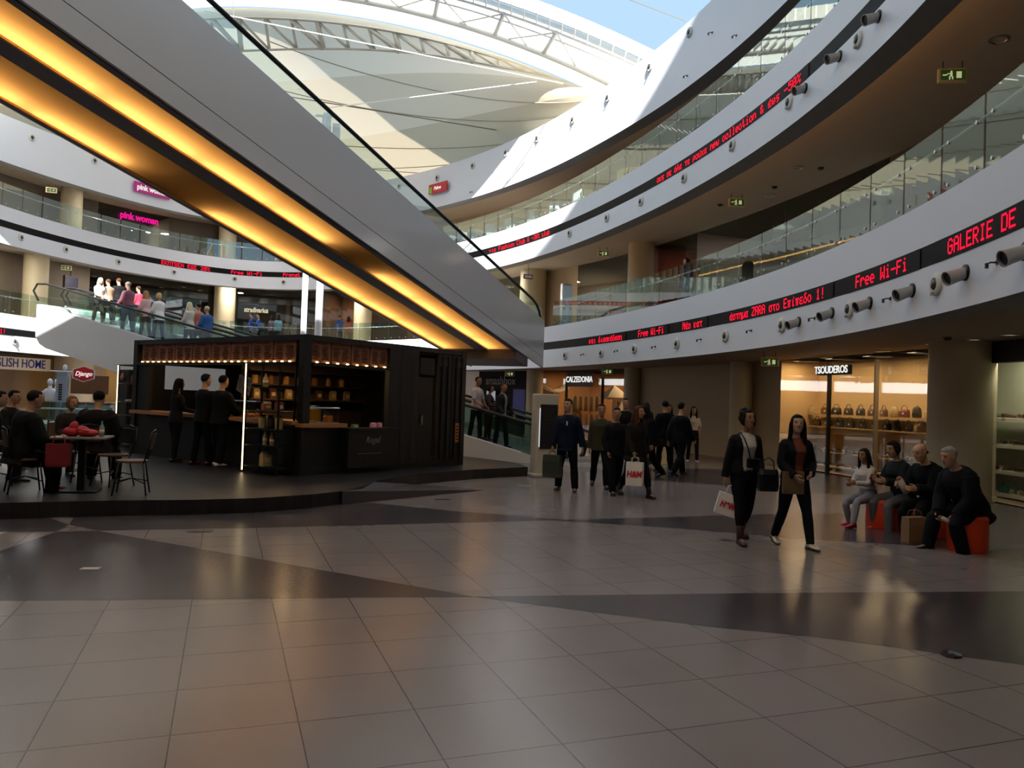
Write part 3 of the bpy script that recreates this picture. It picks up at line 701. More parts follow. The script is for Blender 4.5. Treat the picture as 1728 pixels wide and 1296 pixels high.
# ================================================================== ROUND LIGHTS, SPOTLIGHTS AND HOOKS ON THE FASCIAS
lens = mat('lamp_lens_dark', '#3a3a38', .2, var=.1); cream = mat('lamp_cream', '#c9c6bc', .4, var=.03); hood = mat('spot_grey', '#9d9c98', .4, .2, var=.05)
def basis(t, L):
    n = rn(t, L); return Matrix((V((0, 0, 1)).cross(n), V((0, 0, 1)), n)).transposed()
def place(o, t, p, L):
    n = rn(t, L); o.location = p; o.rotation_euler = (0, 0, math.atan2(n.y, n.x)-PI/2)   # local +Y points into the atrium
RX = Matrix.Rotation(-PI/2, 3, 'X')    # lathe axis to +Y
pl = thing('wall_light', 'x', 'wall light')
mb = MB(); mb.lathe([(.15, 0), (.15, .03), (.12, .05), (.085, .05), (.075, .03)], n=24, R=RX); mb.build('bezel', cream, pl, 'auto')
mb = MB(); mb.ball((0, .03, 0), (.078, .05, .078)); mb.build('lens', lens, pl, True)
mb = MB(); mb.box((0, .06, -.125), (.05, .05, .04)); mb.build('foot', hood, pl)
ps = thing('spotlight', 'x', 'spotlight')
mb = MB(); mb.lathe([(.10, 0), (.10, .02), (.08, .03)], n=22, R=RX); mb.build('mount_plate', M['black'], ps, 'auto')
Rsp = Matrix.Rotation(math.radians(8), 3, 'Z') @ Matrix.Rotation(math.radians(-20), 3, 'X') @ RX
mb = MB(); mb.lathe([(.05, -.02), (.072, .0), (.085, .21), (.092, .26), (.082, .26), (.078, .23)], n=22, R=Rsp); mb.build('housing', hood, ps, 'auto')
mb = MB(); mb.lathe([(.078, .232), (.04, .235)], n=20, R=Rsp); mb.build('lens', M['black'], ps)
ph = thing('cable_hook', 'x', 'hook')
mb = MB(); mb.tube([(0, 0, 0), (0, .07, 0), (.06, .09, -.01)], .010, 6); mb.box((.05, .09, -.03), (.03, .03, .06)); mb.build('hook', M['dsteel'], ph)
mb = MB(); mb.lathe([(.03, 0), (.03, .012)], n=10, R=RX); mb.build('rosette', M['dsteel'], ph)
used = set()
def fit(proto, L, pts, fmt, group, first):
    for i, (u, v) in enumerate(pts):
        t, p = hit(u, v, 0, L)
        o = proto if id(proto) not in used else dup(proto)
        used.add(id(proto)); place(o, t, p-(-rn(t, L))*.0, L)
        o['label'] = fmt % ORD[i]; o['group'] = group
fit(pl, 1, [(954, 600), (1015, 596), (1071, 589), (1143, 580), (1225, 567), (1320.6, 549), (1434, 522), (1581.6, 480)], 'round cream light on the right lower fascia, %s from the moving walk', 'round lights on the right lower fascia', 1)
fit(pl, 2, [(961.6, 393.5), (1024.6, 367.5), (1082, 340), (1155, 300), (1236, 245), (1332, 173), (1449, 67)], 'round cream wall light on the right upper fascia, %s from its far end', 'round lights on the right upper fascia', 1)
fit(pl, 3, [(674, 315), (738, 300), (798, 280), (854, 258), (907, 234), (967, 202), (1026, 165), (1097, 113), (1164, 55)], 'round wall light on the white parapet above the right galleries, %s from its far end', 'round lights on the right parapet', 1)
fit(pl, 2, [(35.6, 400.5), (111, 421), (199.7, 442), (293.4, 459), (396, 470.6), (478.8, 476)], 'round light on the left upper fascia below the black band, %s from picture edge', 'round lights on the left upper fascia', 1)
fit(pl, 3, [(53.5, 232), (159.4, 271)], 'round light on the left parapet below the amber soffit, %s from picture edge', 'round lights on the left parapet', 1)
fit(pl, 1, [(24, 576)], 'round white wall light on the left lower fascia, %s and only one there', 'round lights on the left lower fascia', 1)
fit(ps, 1, [(1348, 543), (1404, 528), (1468, 511), (1540, 490), (1630, 460), (1731, 424)], 'grey cylindrical spotlight on the right lower fascia, %s from the moving walk', 'spotlights on the right lower fascia', 1)
fit(ps, 2, [(1359, 149), (1417, 95), (1483, 28)], 'grey cylindrical spotlight on the right upper fascia, %s from its far end', 'spotlights on the right upper fascia', 1)
fit(ph, 1, [(985, 598), (1042, 592), (1106, 585), (1183, 573), (1268, 558), (1375, 537), (1503, 504), (1683, 443)], 'small dark cable hook on the right lower fascia, %s from the moving walk', 'hooks on the right lower fascia', 1)
fit(ph, 3, [(1202, 55), (1160, 128), (797, 324), (1243, 60)], 'small dark hook on the white parapet, %s of its four hooks', 'hooks on the parapet', 1)
# ================================================================== EXIT SIGNS, DOWNLIGHTS, DETECTORS
px_ = thing('exit_sign', 'x', 'exit sign')
mb = MB(); mb.bbox((0, 0, 0), (.46, .07, .24), .012); mb.build('housing', mat('sign_housing_cream', '#cdc79a', .4, var=.03), px_)
mb = MB(); mb.box((0, .038, 0), (.38, .006, .17)); mb.build('face', mat('exit_green_dark', '#2c3a22', .4, var=.1, emit='#3f6a2c', estr=.15), px_)
mb = MB(); pc = mb
mb.box((-.09, .043, .0), (.08, .004, .11)); mb.cyl((.03, .041, .055), (.03, .046, .055), .016, n=10); mb.box((.03, .043, .005), (.035, .004, .07), 0)
mb.box((.055, .043, -.05), (.02, .004, .06)); mb.box((.01, .043, -.05), (.02, .004, .05)); mb.box((.07, .043, .02), (.05, .004, .016)); mb.box((.13, .043, 0), (.07, .004, .02)); mb.build('pictogram', emis('exit_pictogram', '#e9e7a8', .5), px_)
mb = MB(); mb.cyl((-.15, 0, .12), (-.15, 0, .25), .008, n=6); mb.cyl((.15, 0, .12), (.15, 0, .25), .008, n=6); mb.build('hanger', M['dsteel'], px_)
EX = [(1607, 128, 2, 7.36), (1243, 342, 2, 7.36), (1018, 428, 2, 7.36), (1299, 611, 1, 2.9), (1025, 627, 1, 2.9), (860, 631, 1, 2.9), (87, 321, 3, 10.55), (112, 452, 2, 7.36)]
EXL = ['exit sign hanging from the near right upper soffit', 'exit sign under the right upper soffit above the banners', 'exit sign under the far right upper soffit', 'exit sign in the ground arcade left of the lit shoe windows', 'exit sign in front of the hosiery shop', 'exit sign in front of the black makeup shop wall', 'exit sign under the left parapet soffit', 'exit sign under the left upper soffit above the moving walk']
for i, ((u, v, L, z), lab) in enumerate(zip(EX, EXL)):
    o = px_ if i == 0 else dup(px_); p = atz(u, v, z); o.location = p; d = (CAMP-p)
    o.rotation_euler = (0, 0, math.atan2(d.y, d.x)-PI/2+(.35 if u > 500 else -.25)); o['label'] = lab; o['group'] = 'exit signs'
pd = thing('downlight', 'x', 'ceiling light')
mb = MB(); mb.lathe([(.16, 0), (.16, -.02), (.12, -.025), (.11, -.005)], n=24); mb.build('trim_ring', M['steel'], pd, 'auto')
mb = MB(); mb.lathe([(.112, -.012), (.05, -.016)], n=20); mb.build('diffuser', emis('downlight_diffuser', '#ffe6c0', .45), pd)
DL = [([(1490, 592), (1576, 580), (1644, 572), (1705, 564), (1395, 603)], 3.16, 'recessed ceiling light in the ground arcade near the shoe shops, %s of five', 'recessed lights in the ground arcade'),
      ([(31, 444), (23, 451), (17, 461), (90, 453), (159, 466), (144, 471), (172, 473), (241, 486), (272, 485), (5, 443)], 7.96, 'recessed ceiling light over the left lower gallery, %s of ten', 'recessed lights over the left lower gallery'),
      ([(1686, 66), (1345, 283), (1300, 330), (920, 426), (1186, 383)], 7.96, 'recessed ceiling light in the right upper soffit, %s of five', 'recessed lights in the right upper soffit'),
      ([(310, 372), (354, 386), (332, 392), (348, 397), (310, 484), (428, 504), (338, 490)], 7.96, 'recessed ceiling light over the far gallery left of the masts, %s of seven', 'recessed lights over the far gallery')]
first = True
for pts, z, fmt, gr in DL:
    for i, (u, v) in enumerate(pts):
        zz = z if not (gr.endswith('far gallery') and v < 400) else 11.6
        o = pd if first else dup(pd); first = False; o.location = atz(u, v, zz)
        if 'soffit' in gr:
            for ch in o.children:
                if ch.name.startswith('diffuser'): ch.data = ch.data.copy(); ch.data.materials.clear(); ch.data.materials.append(M['ceil'])
        o['label'] = fmt % ORD[i]; o['group'] = gr
pk = thing('smoke_detector', 'x', 'smoke detector')
mb = MB(); mb.lathe([(.07, 0), (.07, -.03), (.05, -.055), (.02, -.06)], n=18); mb.build('body', M['dark'], pk, 'auto')
mb = MB(); mb.lathe([(.085, 0), (.085, -.01)], n=18); mb.build('base_ring', M['dsteel'], pk)
first = True
for i, (u, v, z, lab) in enumerate([(1599, 569, 3.16, 'dark smoke detector on the ground arcade ceiling by the near shoe shop'), (1572, 595, 3.16, 'dark smoke detector above the cream pier'), (1385, 283, 7.96, 'dark smoke detector on the right upper soffit, nearer one'), (1307, 315, 7.96, 'dark smoke detector on the right upper soffit, middle one'), (1215, 345, 7.96, 'dark smoke detector on the right upper soffit, farther one')]):
    o = pk if first else dup(pk); first = False; o.location = atz(u, v, z); o['label'] = lab; o['group'] = 'smoke detectors'
# ================================================================== SHOP AND FASCIA SIGNS
def wall_sign(name, label, txt, u, v, off, L, w, h, board, ink, size=None, sx=1.0, depth=.06, bold=0.0, shear=0.0, out=.0, cat='sign'):
    t, p = hit(u, v, off, L); n = rn(t, L); p = p+n*(depth/2+.12+out); b = thing(name, label, cat, p, math.atan2(n.y, n.x)-PI/2)
    if board: mb = MB(); mb.bbox((0, 0, 0), (w, depth, h), .01); mb.build('board', board, b)
    Mx = face_mx((0, depth/2+.012, 0), (0, 1, 0))
    text_mesh(txt, size or h*.72, ink, .008, 'lettering', b, Mx, sx, bold, shear=shear); return b
whiteink = emis('letter_white', '#f4f2ec', .95); greyink = mat('letter_grey', '#77757a', .4, var=0); pinkink = emis('letter_pink', '#ff1f9c', .85)
magenta = mat('sign_magenta', '#c0228c', .5, var=.04); redb = mat('sign_red', '#c4202c', .5, var=.05); blueink = mat('letter_blue', '#3630a0', .5, var=0)
wallsign_cream = mat('sign_cream', '#d8ccae', .6, var=.03, emit='#d8ccae', estr=.12)
wall_sign('shop_sign', 'lit white TSOUDEROS letters on a dark box over the shoe window', 'TSOUDEROS', 1437, 626, OFF, 1, 1.24, .24, M['led_black'], whiteink, .27, .9, .18, .004, out=.3)
wall_sign('shop_sign', 'lit white CALZEDONIA letters on the dark header of the hosiery shop', 'CALZEDONIA', 984, 641, OFF, 1, 1.9, .62, mat('sign_header', '#3a3634', .5, var=.05), whiteink, .37, .86, .1, .004)
wall_sign('shop_sign', 'grey smashbox letters on the black wall behind the walk', 'smashbox', 849, 643, OFF, 1, 2.4, .7, None, greyink, .62, .95)
wall_sign('shop_sign', 'cream sign with blue letters over the home shop at the far left', 'ENGLISH HOME', 20, 613, OFF, 1, 4.0, .62, wallsign_cream, blueink, .60, .80, .08, .004)
wall_sign('shop_sign', 'magenta pink woman panel on the left parapet below the amber soffit', 'pink woman', 254, 322, 0, 3, 1.9, .50, magenta, whiteink, .36, .9, .05, .01)
wall_sign('shop_sign', 'pink lettering pink woman over the left upper gallery shop', 'pink woman', 233, 369, OFF, 1, 2, .5, None, pinkink, .5, .88, .05, .02)
wall_sign('shop_sign', 'cream lettering stradivarius over the far gallery shop', 'stradivarius', 433, 524, OFF, 1, 2, .4, None, emis('letter_cream', '#e8dcb8', .9), .42, .72, .05, .01)
b = wall_sign('shop_sign', 'red Palme sign with a green block on the far parapet', 'Palme', 743, 318, 0, 3, 1.35, .46, redb, whiteink, .24, .9, .05, shear=.2)
mb = MB(); mb.box((.5, .03, -.06), (.2, .02, .3)); mb.build('green_block', mat('sign_green', '#8ab52e', .5, var=.05), b)
# ================================================================== KIOSK (dark container with serving hatches)
K0 = V((-3.72, 13.88, .2)); KR = .9273; KX, KY = V((.6, .8, 0)), V((-.8, .6, 0))
def kw(x, y, z=0): return K0+KX*x+KY*y+V((0, 0, z))
kd = mat('container_paint', '#1d1c1b', .5, .1, var=.12); kb = mat('container_black', '#0f0f0f', .5, var=.1)
ktop = mat('counter_wood', '#a5714a', .4, var=.12, scale=6); kint = mat('kiosk_interior', '#4a3a2c', .7, var=.1)
menu = mat('menu_board_brown', '#6b4430', .55, var=.1); ink = emis('menu_ink_orange', '#94502c', .05)
bulb = emis('bulb_warm', '#ffc070', 9.0)
k = thing('kiosk', 'dark container kiosk with lit menu boards and two serving hatches', 'kiosk', K0, KR)
WX, WY, WZ = 4.45, 6.0, 2.53
def kp(name, m, *boxes, par=None):
    mb = MB()
    for c, s in boxes: mb.box(c, s)
    return mb.build(name, m, par or k)
def bb(x0, x1, y0, y1, z0, z1): return ((x0+x1)/2, (y0+y1)/2, (z0+z1)/2), (abs(x1-x0), abs(y1-y0), abs(z1-z0))
kp('roof', kd, bb(0, WX, 0, WY, WZ-.10, WZ)); kp('base_frame', kb, bb(0, WX, 0, WY, 0, .12))
for x, y in ((.07, .07), (.07, WY-.07), (WX-.07, .07), (WX-.07, WY-.07)): kp('corner_post', kb, bb(x-.08, x+.08, y-.08, y+.08, 0, WZ))
kp('floor_panel', kb, bb(.1, WX-.1, .1, WY-.1, .1, .13)); kp('ceiling_panel', kb, bb(.1, WX-.1, .1, WY-.1, WZ-.14, WZ-.11))
# corrugated walls
def corr(name, p0, p1, nrm, z0, z1, pitch=.28, dep=.035, par=None):
    p0, p1, nrm = V(p0), V(p1), V(nrm); Lg = (p1-p0).length; t = (p1-p0)/Lg; mb = MB(); pts = []
    n = max(1, int(Lg/pitch))
    for i in range(n):
        for f_, d_ in ((0, 0), (.35, 0), (.5, dep), (.85, dep)): pts.append(p0+t*((i+f_)*Lg/n)+nrm*d_)
    pts.append(p1); back = [p-nrm*.04 for p in reversed([p0, p1])]
    prof = [(p.x, p.y) for p in pts+back]; mb.prism(prof, z0, z1); return mb.build(name, kd, par or k)
corr('corrugated_wall', (2.25, 0, 0), (2.95, 0, 0), (0, -1, 0), .1, WZ-.1)
corr('corrugated_wall', (WX, 0, 0), (WX, WY, 0), (1, 0, 0), .1, WZ-.1)
corr('corrugated_wall', (0, WY, 0), (.72, WY, 0), (0, 1, 0), .1, WZ-.1); corr('corrugated_wall', (2.3, WY, 0), (WX, WY, 0), (0, 1, 0), .1, WZ-.1)
corr('corrugated_wall', (.72, WY, 0), (2.3, WY, 0), (0, 1, 0), .1, 1.45); corr('corrugated_wall', (.72, WY, 0), (2.3, WY, 0), (0, 1, 0), 2.0, WZ-.1)
# entrance door and cargo doors on the right side
dr = kp('side_door', kb, bb(2.97, 3.42, .02, .06, .12, 1.9)); kp('handle', M['steel'], bb(3.05, 3.08, -.03, .02, .9, 1.1), par=dr)
kp('vent_panel', kb, bb(2.97, 3.42, -.01, .04, 1.95, 2.3))
for i in range(2):
    a = 3.52+i*.46; c_ = kp('cargo_door', kd, bb(a, a+.43, -.02, .03, .12, WZ-.12))
    for q in (.12, .31): kp('locking_bar', kb, bb(a+q-.015, a+q+.015, -.06, -.03, .15, WZ-.15), par=c_)
    mb = MB()
    for j in range(4): mb.box((a+.11+j*.06, -.025, 2.22), (.018, .008, .12), R=Matrix.Rotation(.35, 3, 'Y'))
    mb.build('slanted_marks', mat('faded_white', '#55534f', .6, var=.1), c_)
    if i == 1:
        mb = MB(); mb.box((a+.17, -.065, .72), (.12, .006, .42)); mb.build('warning_label', mat('label_orange', '#b3661f', .6, var=.1), c_)
        mb = MB()
        for j in range(5): mb.box((a+.17, -.07, .58+j*.07), (.09, .004, .03))
        mb.build('label_lines', kb, c_)
# hatch surrounds, menu boards and light strips
def menus(x0, x1, axis):
    n = 4 if axis == 'x' else 8
    P = (lambda a, d, z: V((a, d, z))) if axis == 'x' else (lambda a, d, z: V((d, a, z)))
    sz = (lambda a, d, z: (a, d, z)) if axis == 'x' else (lambda a, d, z: (d, a, z))
    rail = MB(); rail.box(P((x0+x1)/2, .0, 2.0), sz(x1-x0, .14, .05)); rail.build('light_rail', kb, k)
    for i in range(n):
        a = x0+(x1-x0)*(i+.5)/n; wd = (x1-x0)/n-.03
        m_ = MB(); m_.box(P(a, .06, 2.25), sz(wd, .03, .42)); mo = m_.build('menu_board', menu, k)
        mb = MB(); rnd = random.Random(i+(7 if axis == 'x' else 0))
        mb.box(P(a, .04, 2.40), sz(wd*.5, .006, .035))
        for r_ in range(7):
            for c_ in (-.25, .22): mb.box(P(a+c_*wd+rnd.uniform(-.02, .02), .04, 2.33-r_*.038), sz(wd*rnd.uniform(.2, .36), .006, .014))
        mb.build('menu_text', ink, mo)
    nb = max(4, int((x1-x0)/.22))
    for i in range(nb):
        a = x0+.12+(x1-x0-.24)*i/(nb-1); mb = MB(); mb.ball(P(a, .0, 2.045), (.03, .03, .014), 10, 5); mb.build('strip_lamp', bulb, k)
menus(.16, 2.08, 'x'); menus(.3, 5.75, 'y')
kp('hatch_jamb', kb, bb(2.08, 2.26, -.02, .1, .1, WZ-.1))
kp('counter_front', kb, bb(.1, 2.2, .02, .10, .1, .82), bb(.02, .10, .1, 5.9, .1, .86))
kp('counter_top', ktop, bb(-.05, .95, -.12, .42, .86, .93), bb(-.14, .42, .1, 5.85, .90, .97))
kp('end_panel', kb, bb(.02, .12, 5.4, 5.95, .86, 2.0))
# interior partition and shelves
kp('back_shelf', kint, bb(.9, 4.3, 3.2, 3.24, .1, 2.1), bb(.9, 4.3, 2.9, 3.2, 1.30, 1.33), bb(.9, 4.3, 2.9, 3.2, 1.62, 1.65), bb(.9, 4.3, 2.9, 3.2, 1.92, 1.95))
kp('inner_counter', kb, bb(1.5, 2.1, 3.3, 5.6, .1, .9))
fr_ = kp('fridge_counter', kb, bb(.9, 2.2, -.22, .02, .1, .84), bb(.88, 2.24, -.26, .06, .80, .85))
text_mesh('Regal', .17, greyink, .004, 'lettering', fr_, face_mx((1.5, -.228, .62), (0, -1, 0)), 1.0, 0, shear=.35)
kp('trim_line', greyink, bb(1.15, 1.75, -.228, -.222, .36, .37), par=fr_)
ob = lamp(kw(1.2, 1.6, 2.3), 26, (1, .62, .3), .6); ob = lamp(kw(1.0, 4.2, 2.3), 8, (1, .66, .35), .6)
# ---- goods inside and on the counters
def jarmb(r, h): return MB().lathe([(r*.9, 0), (r, .01), (r, h*.78), (r*.75, h*.86), (r*.75, h*.88)], n=14)
def jar(label, p, r, h, c, lid='#2a2420', cat='jar', group=None):
    o = thing('storage_jar', label, cat, p, KR, group)
    jarmb(r, h).build('glass_body', mat('jar_'+c[1:], c, .3, var=.1), o, 'auto'); MB().lathe([(r*.8, h*.88), (r*.8, h), (r*.7, h*1.02)], n=14).build('lid', mat('lid_'+lid[1:], lid, .4, var=.1), o, 'auto'); return o
def bottle(label, p, r, h, c, group=None, cap='#202020'):
    o = thing('bottle', label, 'bottle', p, KR, group)
    MB().lathe([(r*.9, 0), (r, .01), (r, h*.6), (r*.38, h*.78), (r*.33, h*.95)], n=14).build('body', mat('bottle_'+c[1:], c, .25, var=.1), o, 'auto')
    MB().lathe([(r*.4, h*.93), (r*.4, h)], n=12).build('cap', mat('cap_'+cap[1:], cap, .4), o)
    mb = MB(); mb.lathe([(r*1.01, h*.2), (r*1.01, h*.45)], n=14); mb.build('paper_label', mat('paper_cream', '#d8c9a0', .7, var=.05), o, True); return o
def packet(label, p, s, c, group=None, cat='packet', rz=KR):
    o = thing('food_packet', label, cat, p, rz, group); w_, d_, h_ = s
    mb = MB(); mb.loft([[V((x*w_/2*f, y*d_/2*g, z)) for x, y in ((-1, -1), (1, -1), (1, 1), (-1, 1))] for f, g, z in ((.95, 1, 0), (1, 1, h_*.1), (1, .9, h_*.8), (.96, .25, h_*.95), (.96, .08, h_))]); mb.build('pouch', mat('pack_'+c[1:], c, .5, var=.1), o)
    mb = MB(); mb.box((0, -d_*.5-.002, h_*.45), (w_*.6, .004, h_*.35)); mb.build('paper_label', mat('paper_cream', '#d8c9a0', .7, var=.05), o); return o
def pastry(label, p, c, group):
    o = MB(); pts = []
    for i in range(9): a = -1.2+2.4*i/8; pts.append((.07*math.sin(a), .05*math.cos(a), .035))
    o.tube(pts, [.012, .024, .032, .037, .04, .037, .032, .024, .012], 10)
    for i in range(3): o.tube([(.03*(i-1)-.004, .03, .045), (.03*(i-1)+.004, .075, .05)], .03, 8)
    ob = o.build('croissant', mat('pastry_'+c[1:], c, .55, var=.2, scale=30), None, True); ob.location = p; ob.rotation_euler = (0, 0, KR+random.uniform(-.6, .6)); return tag(ob, label, 'pastry', group)
for i in range(9):
    pastry('golden croissant piled on the left counter behind the LED rack, %s of the heap' % ORD[i], kw(.12+.16*(i % 2), 1.5+.17*(i//2), .97+(0 if i < 8 else .07)), '#b86a2c', 'croissants on the left counter')
for i in range(7):
    jar('amber jar on the middle shelf behind the right hatch, %s from the corner post' % ORD[i], kw(1.1+i*.4, 3.05, 1.65), .07, .2, ['#c79a4a', '#8a5a30', '#b88a50'][i % 3], group='jars on the middle shelf')
for i in range(7):
    packet('tan snack packet on the top shelf behind the right hatch, %s from the corner post' % ORD[i], kw(1.15+i*.42, 3.05, 1.33), (.16, .08, .22), ['#a88850', '#6a4a2c', '#c0a060'][i % 3], 'packets on the upper shelf')
jar('big yellow lidded jar on the right hatch counter', kw(1.0, .9, .93), .12, .3, '#d89a20')
jar('orange jar on the wooden counter end at the right hatch', kw(.75, .2, .93), .09, .16, '#d07a2c')
packet('small pink packet on top of the dark fridge counter', kw(1.62, -.1, .85), (.12, .07, .10), '#d88aa8')
packet('small mauve packet beside the pink one on the fridge counter', kw(1.78, -.1, .85), (.10, .07, .10), '#b070a0')
packet('small green packet on top of the dark fridge counter', kw(1.15, -.1, .85), (.14, .07, .07), '#5a7a4a')
dc = thing('display_case', 'glass display case with a metal rim on the right hatch counter', 'display case', kw(.5, .15, .93), KR)
mb = MB(); mb.box((0, 0, .14), (.7, .3, .28)); mb.build('glass_box', M['shopglass'], dc)
mb = MB(); mb.tube([(-.35, -.15, .28), (.35, -.15, .28), (.35, .15, .28), (-.35, .15, .28), (-.35, -.15, .28)], .012, 6); mb.build('rim', M['steel'], dc)
mb = MB(); mb.box((0, 0, .01), (.68, .28, .02)); mb.build('tray', M['steel'], dc)
dc2 = dup(dc, kw(.15, 1.9, .97), KR-PI/2, 'glass display case with a metal rim over the croissants on the left counter', scale=(1.5, 1.1, 1.1))
dc['group'] = dc2['group'] = 'display cases on the kiosk counters'
for i in range(2):
    mc = thing('hanging_menu_card', ['white menu card leaning inside the left hatch, upper one', 'white menu card leaning inside the left hatch, lower one'][i], 'menu card', kw(.3, 2.35-.25*i, 1.5-.05*i), KR, 'menu cards in the left hatch')
    mb = MB(); mb.box((0, 0, .12), (.01, .2, .34), R=Matrix.Rotation(.3, 3, 'X')); mb.build('card', mat('card_grey', '#8d8a86', .6, var=.05), mc)
    mb = MB()
    for j in range(5): mb.box((-.008, 0, .03+j*.045), (.004, .12, .012), R=Matrix.Rotation(.3, 3, 'X'))
    mb.build('print', M['dark'], mc)
cm = thing('coffee_machine', 'dark coffee machine with steel front inside the left hatch', 'coffee machine', kw(1.8, 3.7, .9), KR)
mb = MB(); mb.bbox((0, 0, .25), (.5, .7, .5), .03); mb.build('body', kb, cm)
mb = MB(); mb.box((-.26, 0, .33), (.02, .6, .12)); mb.build('front_panel', M['steel'], cm)
mb = MB(); mb.cyl((-.3, -.15, .2), (-.3, -.15, .28), .03); mb.cyl((-.3, .15, .2), (-.3, .15, .28), .03); mb.build('brew_heads', M['steel'], cm)
# ---- LED racks
ledw = emis('led_strip_warm', '#ffe2a8', 4.5)
def rack(label, o, x0, x1, y0, y1, ys, yled):
    r_ = thing('shelf_rack', label, 'shelf rack', kw(o[0], o[1]), KR, 'black shelf racks with LED posts')
    for x in (x0, x1):
        for y in (y0, y1): kp('post', M['black'], bb(x-.015, x+.015, y-.015, y+.015, 0, 2.0), par=r_)
    for z in ys: kp('shelf', M['black'], bb(x0, x1, y0, y1, z-.012, z+.012), par=r_)
    kp('top_frame', M['black'], bb(x0, x1, y0-.015, y0+.015, 1.97, 2.0), bb(x0, x1, y1-.015, y1+.015, 1.97, 2.0), bb(x0-.015, x0+.015, y0, y1, 1.97, 2.0), bb(x1-.015, x1+.015, y0, y1, 1.97, 2.0), par=r_)
    kp('led_strip', ledw, bb(x0-.028, x0-.016, yled-.012, yled+.012, .04, 1.98), par=r_); return r_
RS = (.12, .50, .80, 1.12, 1.55)
rack('black shelf rack with a glowing LED post in front of the kiosk corner', (-.4, .15), 0, .34, 0, .98, RS, .98)
rack('black shelf rack with a glowing LED post at the left end of the kiosk', (.3, 6.1), 0, .38, 0, 1.17, RS, 1.17)
q = lambda y, z: kw(-.24, y, z+.012)
bottle('tall yellow bottle on the top shelf of the corner rack', q(.78, 1.55), .05, .26, '#b8a050')
packet('brown packet on the fourth shelf of the corner rack', q(.72, 1.12), (.16, .1, .16), '#9a5a30'); packet('red packet on the fourth shelf of the corner rack', q(.35, 1.12), (.14, .1, .18), '#7a3a34')
for i in range(3): jar('%s jar on the third shelf of the corner rack' % ['pale', 'dark', 'yellow'][i], q(.82-.24*i, .80), .07, .24, ['#c8b880', '#3a342c', '#b8a860'][i])
for i in range(2): bottle('%s bottle on the second shelf of the corner rack' % ['cream', 'amber'][i], q(.72-.2*i, .50), .045, .26, ['#cbb890', '#a87838'][i])
packet('cream gift bag on the bottom shelf of the corner rack', q(.68, .12), (.2, .12, .26), '#b8a070')
q = lambda y, z: kw(.46, y, z+.012)
packet('red box of sweets on the upper shelf of the left rack', q(6.7, 1.55), (.26, .14, .2), '#7a2c20'); packet('pink carton on the fourth shelf of the left rack', q(6.55, 1.12), (.3, .2, .26), '#8a5a54')
packet('white box on the fourth shelf of the left rack', q(6.95, 1.12), (.22, .16, .05), '#b0aca8'); packet('brown bag on the third shelf of the left rack', q(6.6, .8), (.26, .18, .22), '#4a342a'); packet('small pale carton on the second shelf of the left rack', q(6.75, .5), (.14, .12, .2), '#8a7a70')
fb = thing('display_cooler', 'tall black cooler with a small flame emblem left of the kiosk', 'cooler', kw(.9, 7.75), KR)
mb = MB(); mb.bbox((0, 0, .95), (.5, .55, 1.9), .02); mb.build('cabinet', kb, fb)
mb = MB(); mb.box((-.256, 0, .85), (.012, .47, 1.4)); mb.build('door', M['dark'], fb)
mb = MB(); mb.lathe([(.01, 0), (.05, .04), (.055, .09), (.03, .15), (.005, .2)], (-.27, .0, 1.62), 10); mb.build('emblem', mat('emblem_red', '#a8685c', .5), fb)
# ================================================================== TABLE, CHAIRS AND THINGS ON THE PLATFORM
seatw = mat('seat_wood', '#5a3a28', .45, var=.15, scale=6); backw = mat('back_wood', '#4a2c22', .45, var=.12, scale=6)
def bistro_chair(label, x, y, rz, bk=backw):
    c = thing('bistro_chair', label, 'chair', (x, y, .2), rz, 'bistro chairs on the platform')
    mb = MB(); mb.loft([[V((r_*math.cos(a)*.21, r_*math.sin(a)*.21, z)) for a in [2*PI*i/20 for i in range(20)]] for r_, z in ((.94, .44), (1, .445), (1, .465), (.96, .472))]); mb.build('seat', seatw, c, 'auto')
    for sx in (-1, 1):
        for sy in (-1, 1):
            mb = MB(); mb.tube([(sx*.15, sy*.15, .44), (sx*.18, sy*.18, .2), (sx*.21, sy*.21, 0)], .011, 7); mb.build('leg', M['black'], c, True)
    mb = MB(); mb.tube([(-.19, -.19, .16), (0, 0, .22), (.19, .19, .16)], .008, 6); mb.tube([(.19, -.19, .16), (0, 0, .22), (-.19, .19, .16)], .008, 6); mb.build('cross_brace', M['black'], c)
    mb = MB(); mb.tube([(-.16, -.16, .44), (-.19, -.22, .66), (-.17, -.25, .86), (0, -.28, .89), (.17, -.25, .86), (.19, -.22, .66), (.16, -.16, .44)], .011, 7); mb.build('back_frame', M['black'], c, True)
    mb = MB(); rows = []
    for z, yy in ((.62, -.215), (.72, -.24), (.84, -.262)): rows.append([V((xx, yy-.03*(1-(xx/.17)**2), z)) for xx in (-.17, -.1, 0, .1, .17)]+[V((xx, yy+.014-.03*(1-(xx/.17)**2), z)) for xx in (.17, .1, 0, -.1, -.17)])
    mb.loft(rows); mb.build('backrest', bk, c, 'auto'); return c
bistro_chair('empty bistro chair with wooden round seat at the right of the table', -5.2, 10.75, 1.9)
bistro_chair('empty black bistro chair just behind the table', -5.9, 11.6, 2.7, M['black'])
bistro_chair('bistro chair with a brown back under the person in the dark coat', -6.55, 10.55, -.9)
bistro_chair('bistro chair under the person with the dark back to us behind the table', -6.5, 12.0, .5)
bistro_chair('bistro chair at the left edge of the picture beside the dark coat', -7.35, 11.0, -.4)
tb = thing('cafe_table', 'square cafe table with black column leg on the platform', 'table', (-5.95, 10.85, .2), .3)
mb = MB(); mb.bbox((0, 0, .75), (.68, .68, .03), .01); mb.build('tabletop', mat('table_grey_wood', '#6d635c', .4, var=.1), tb)
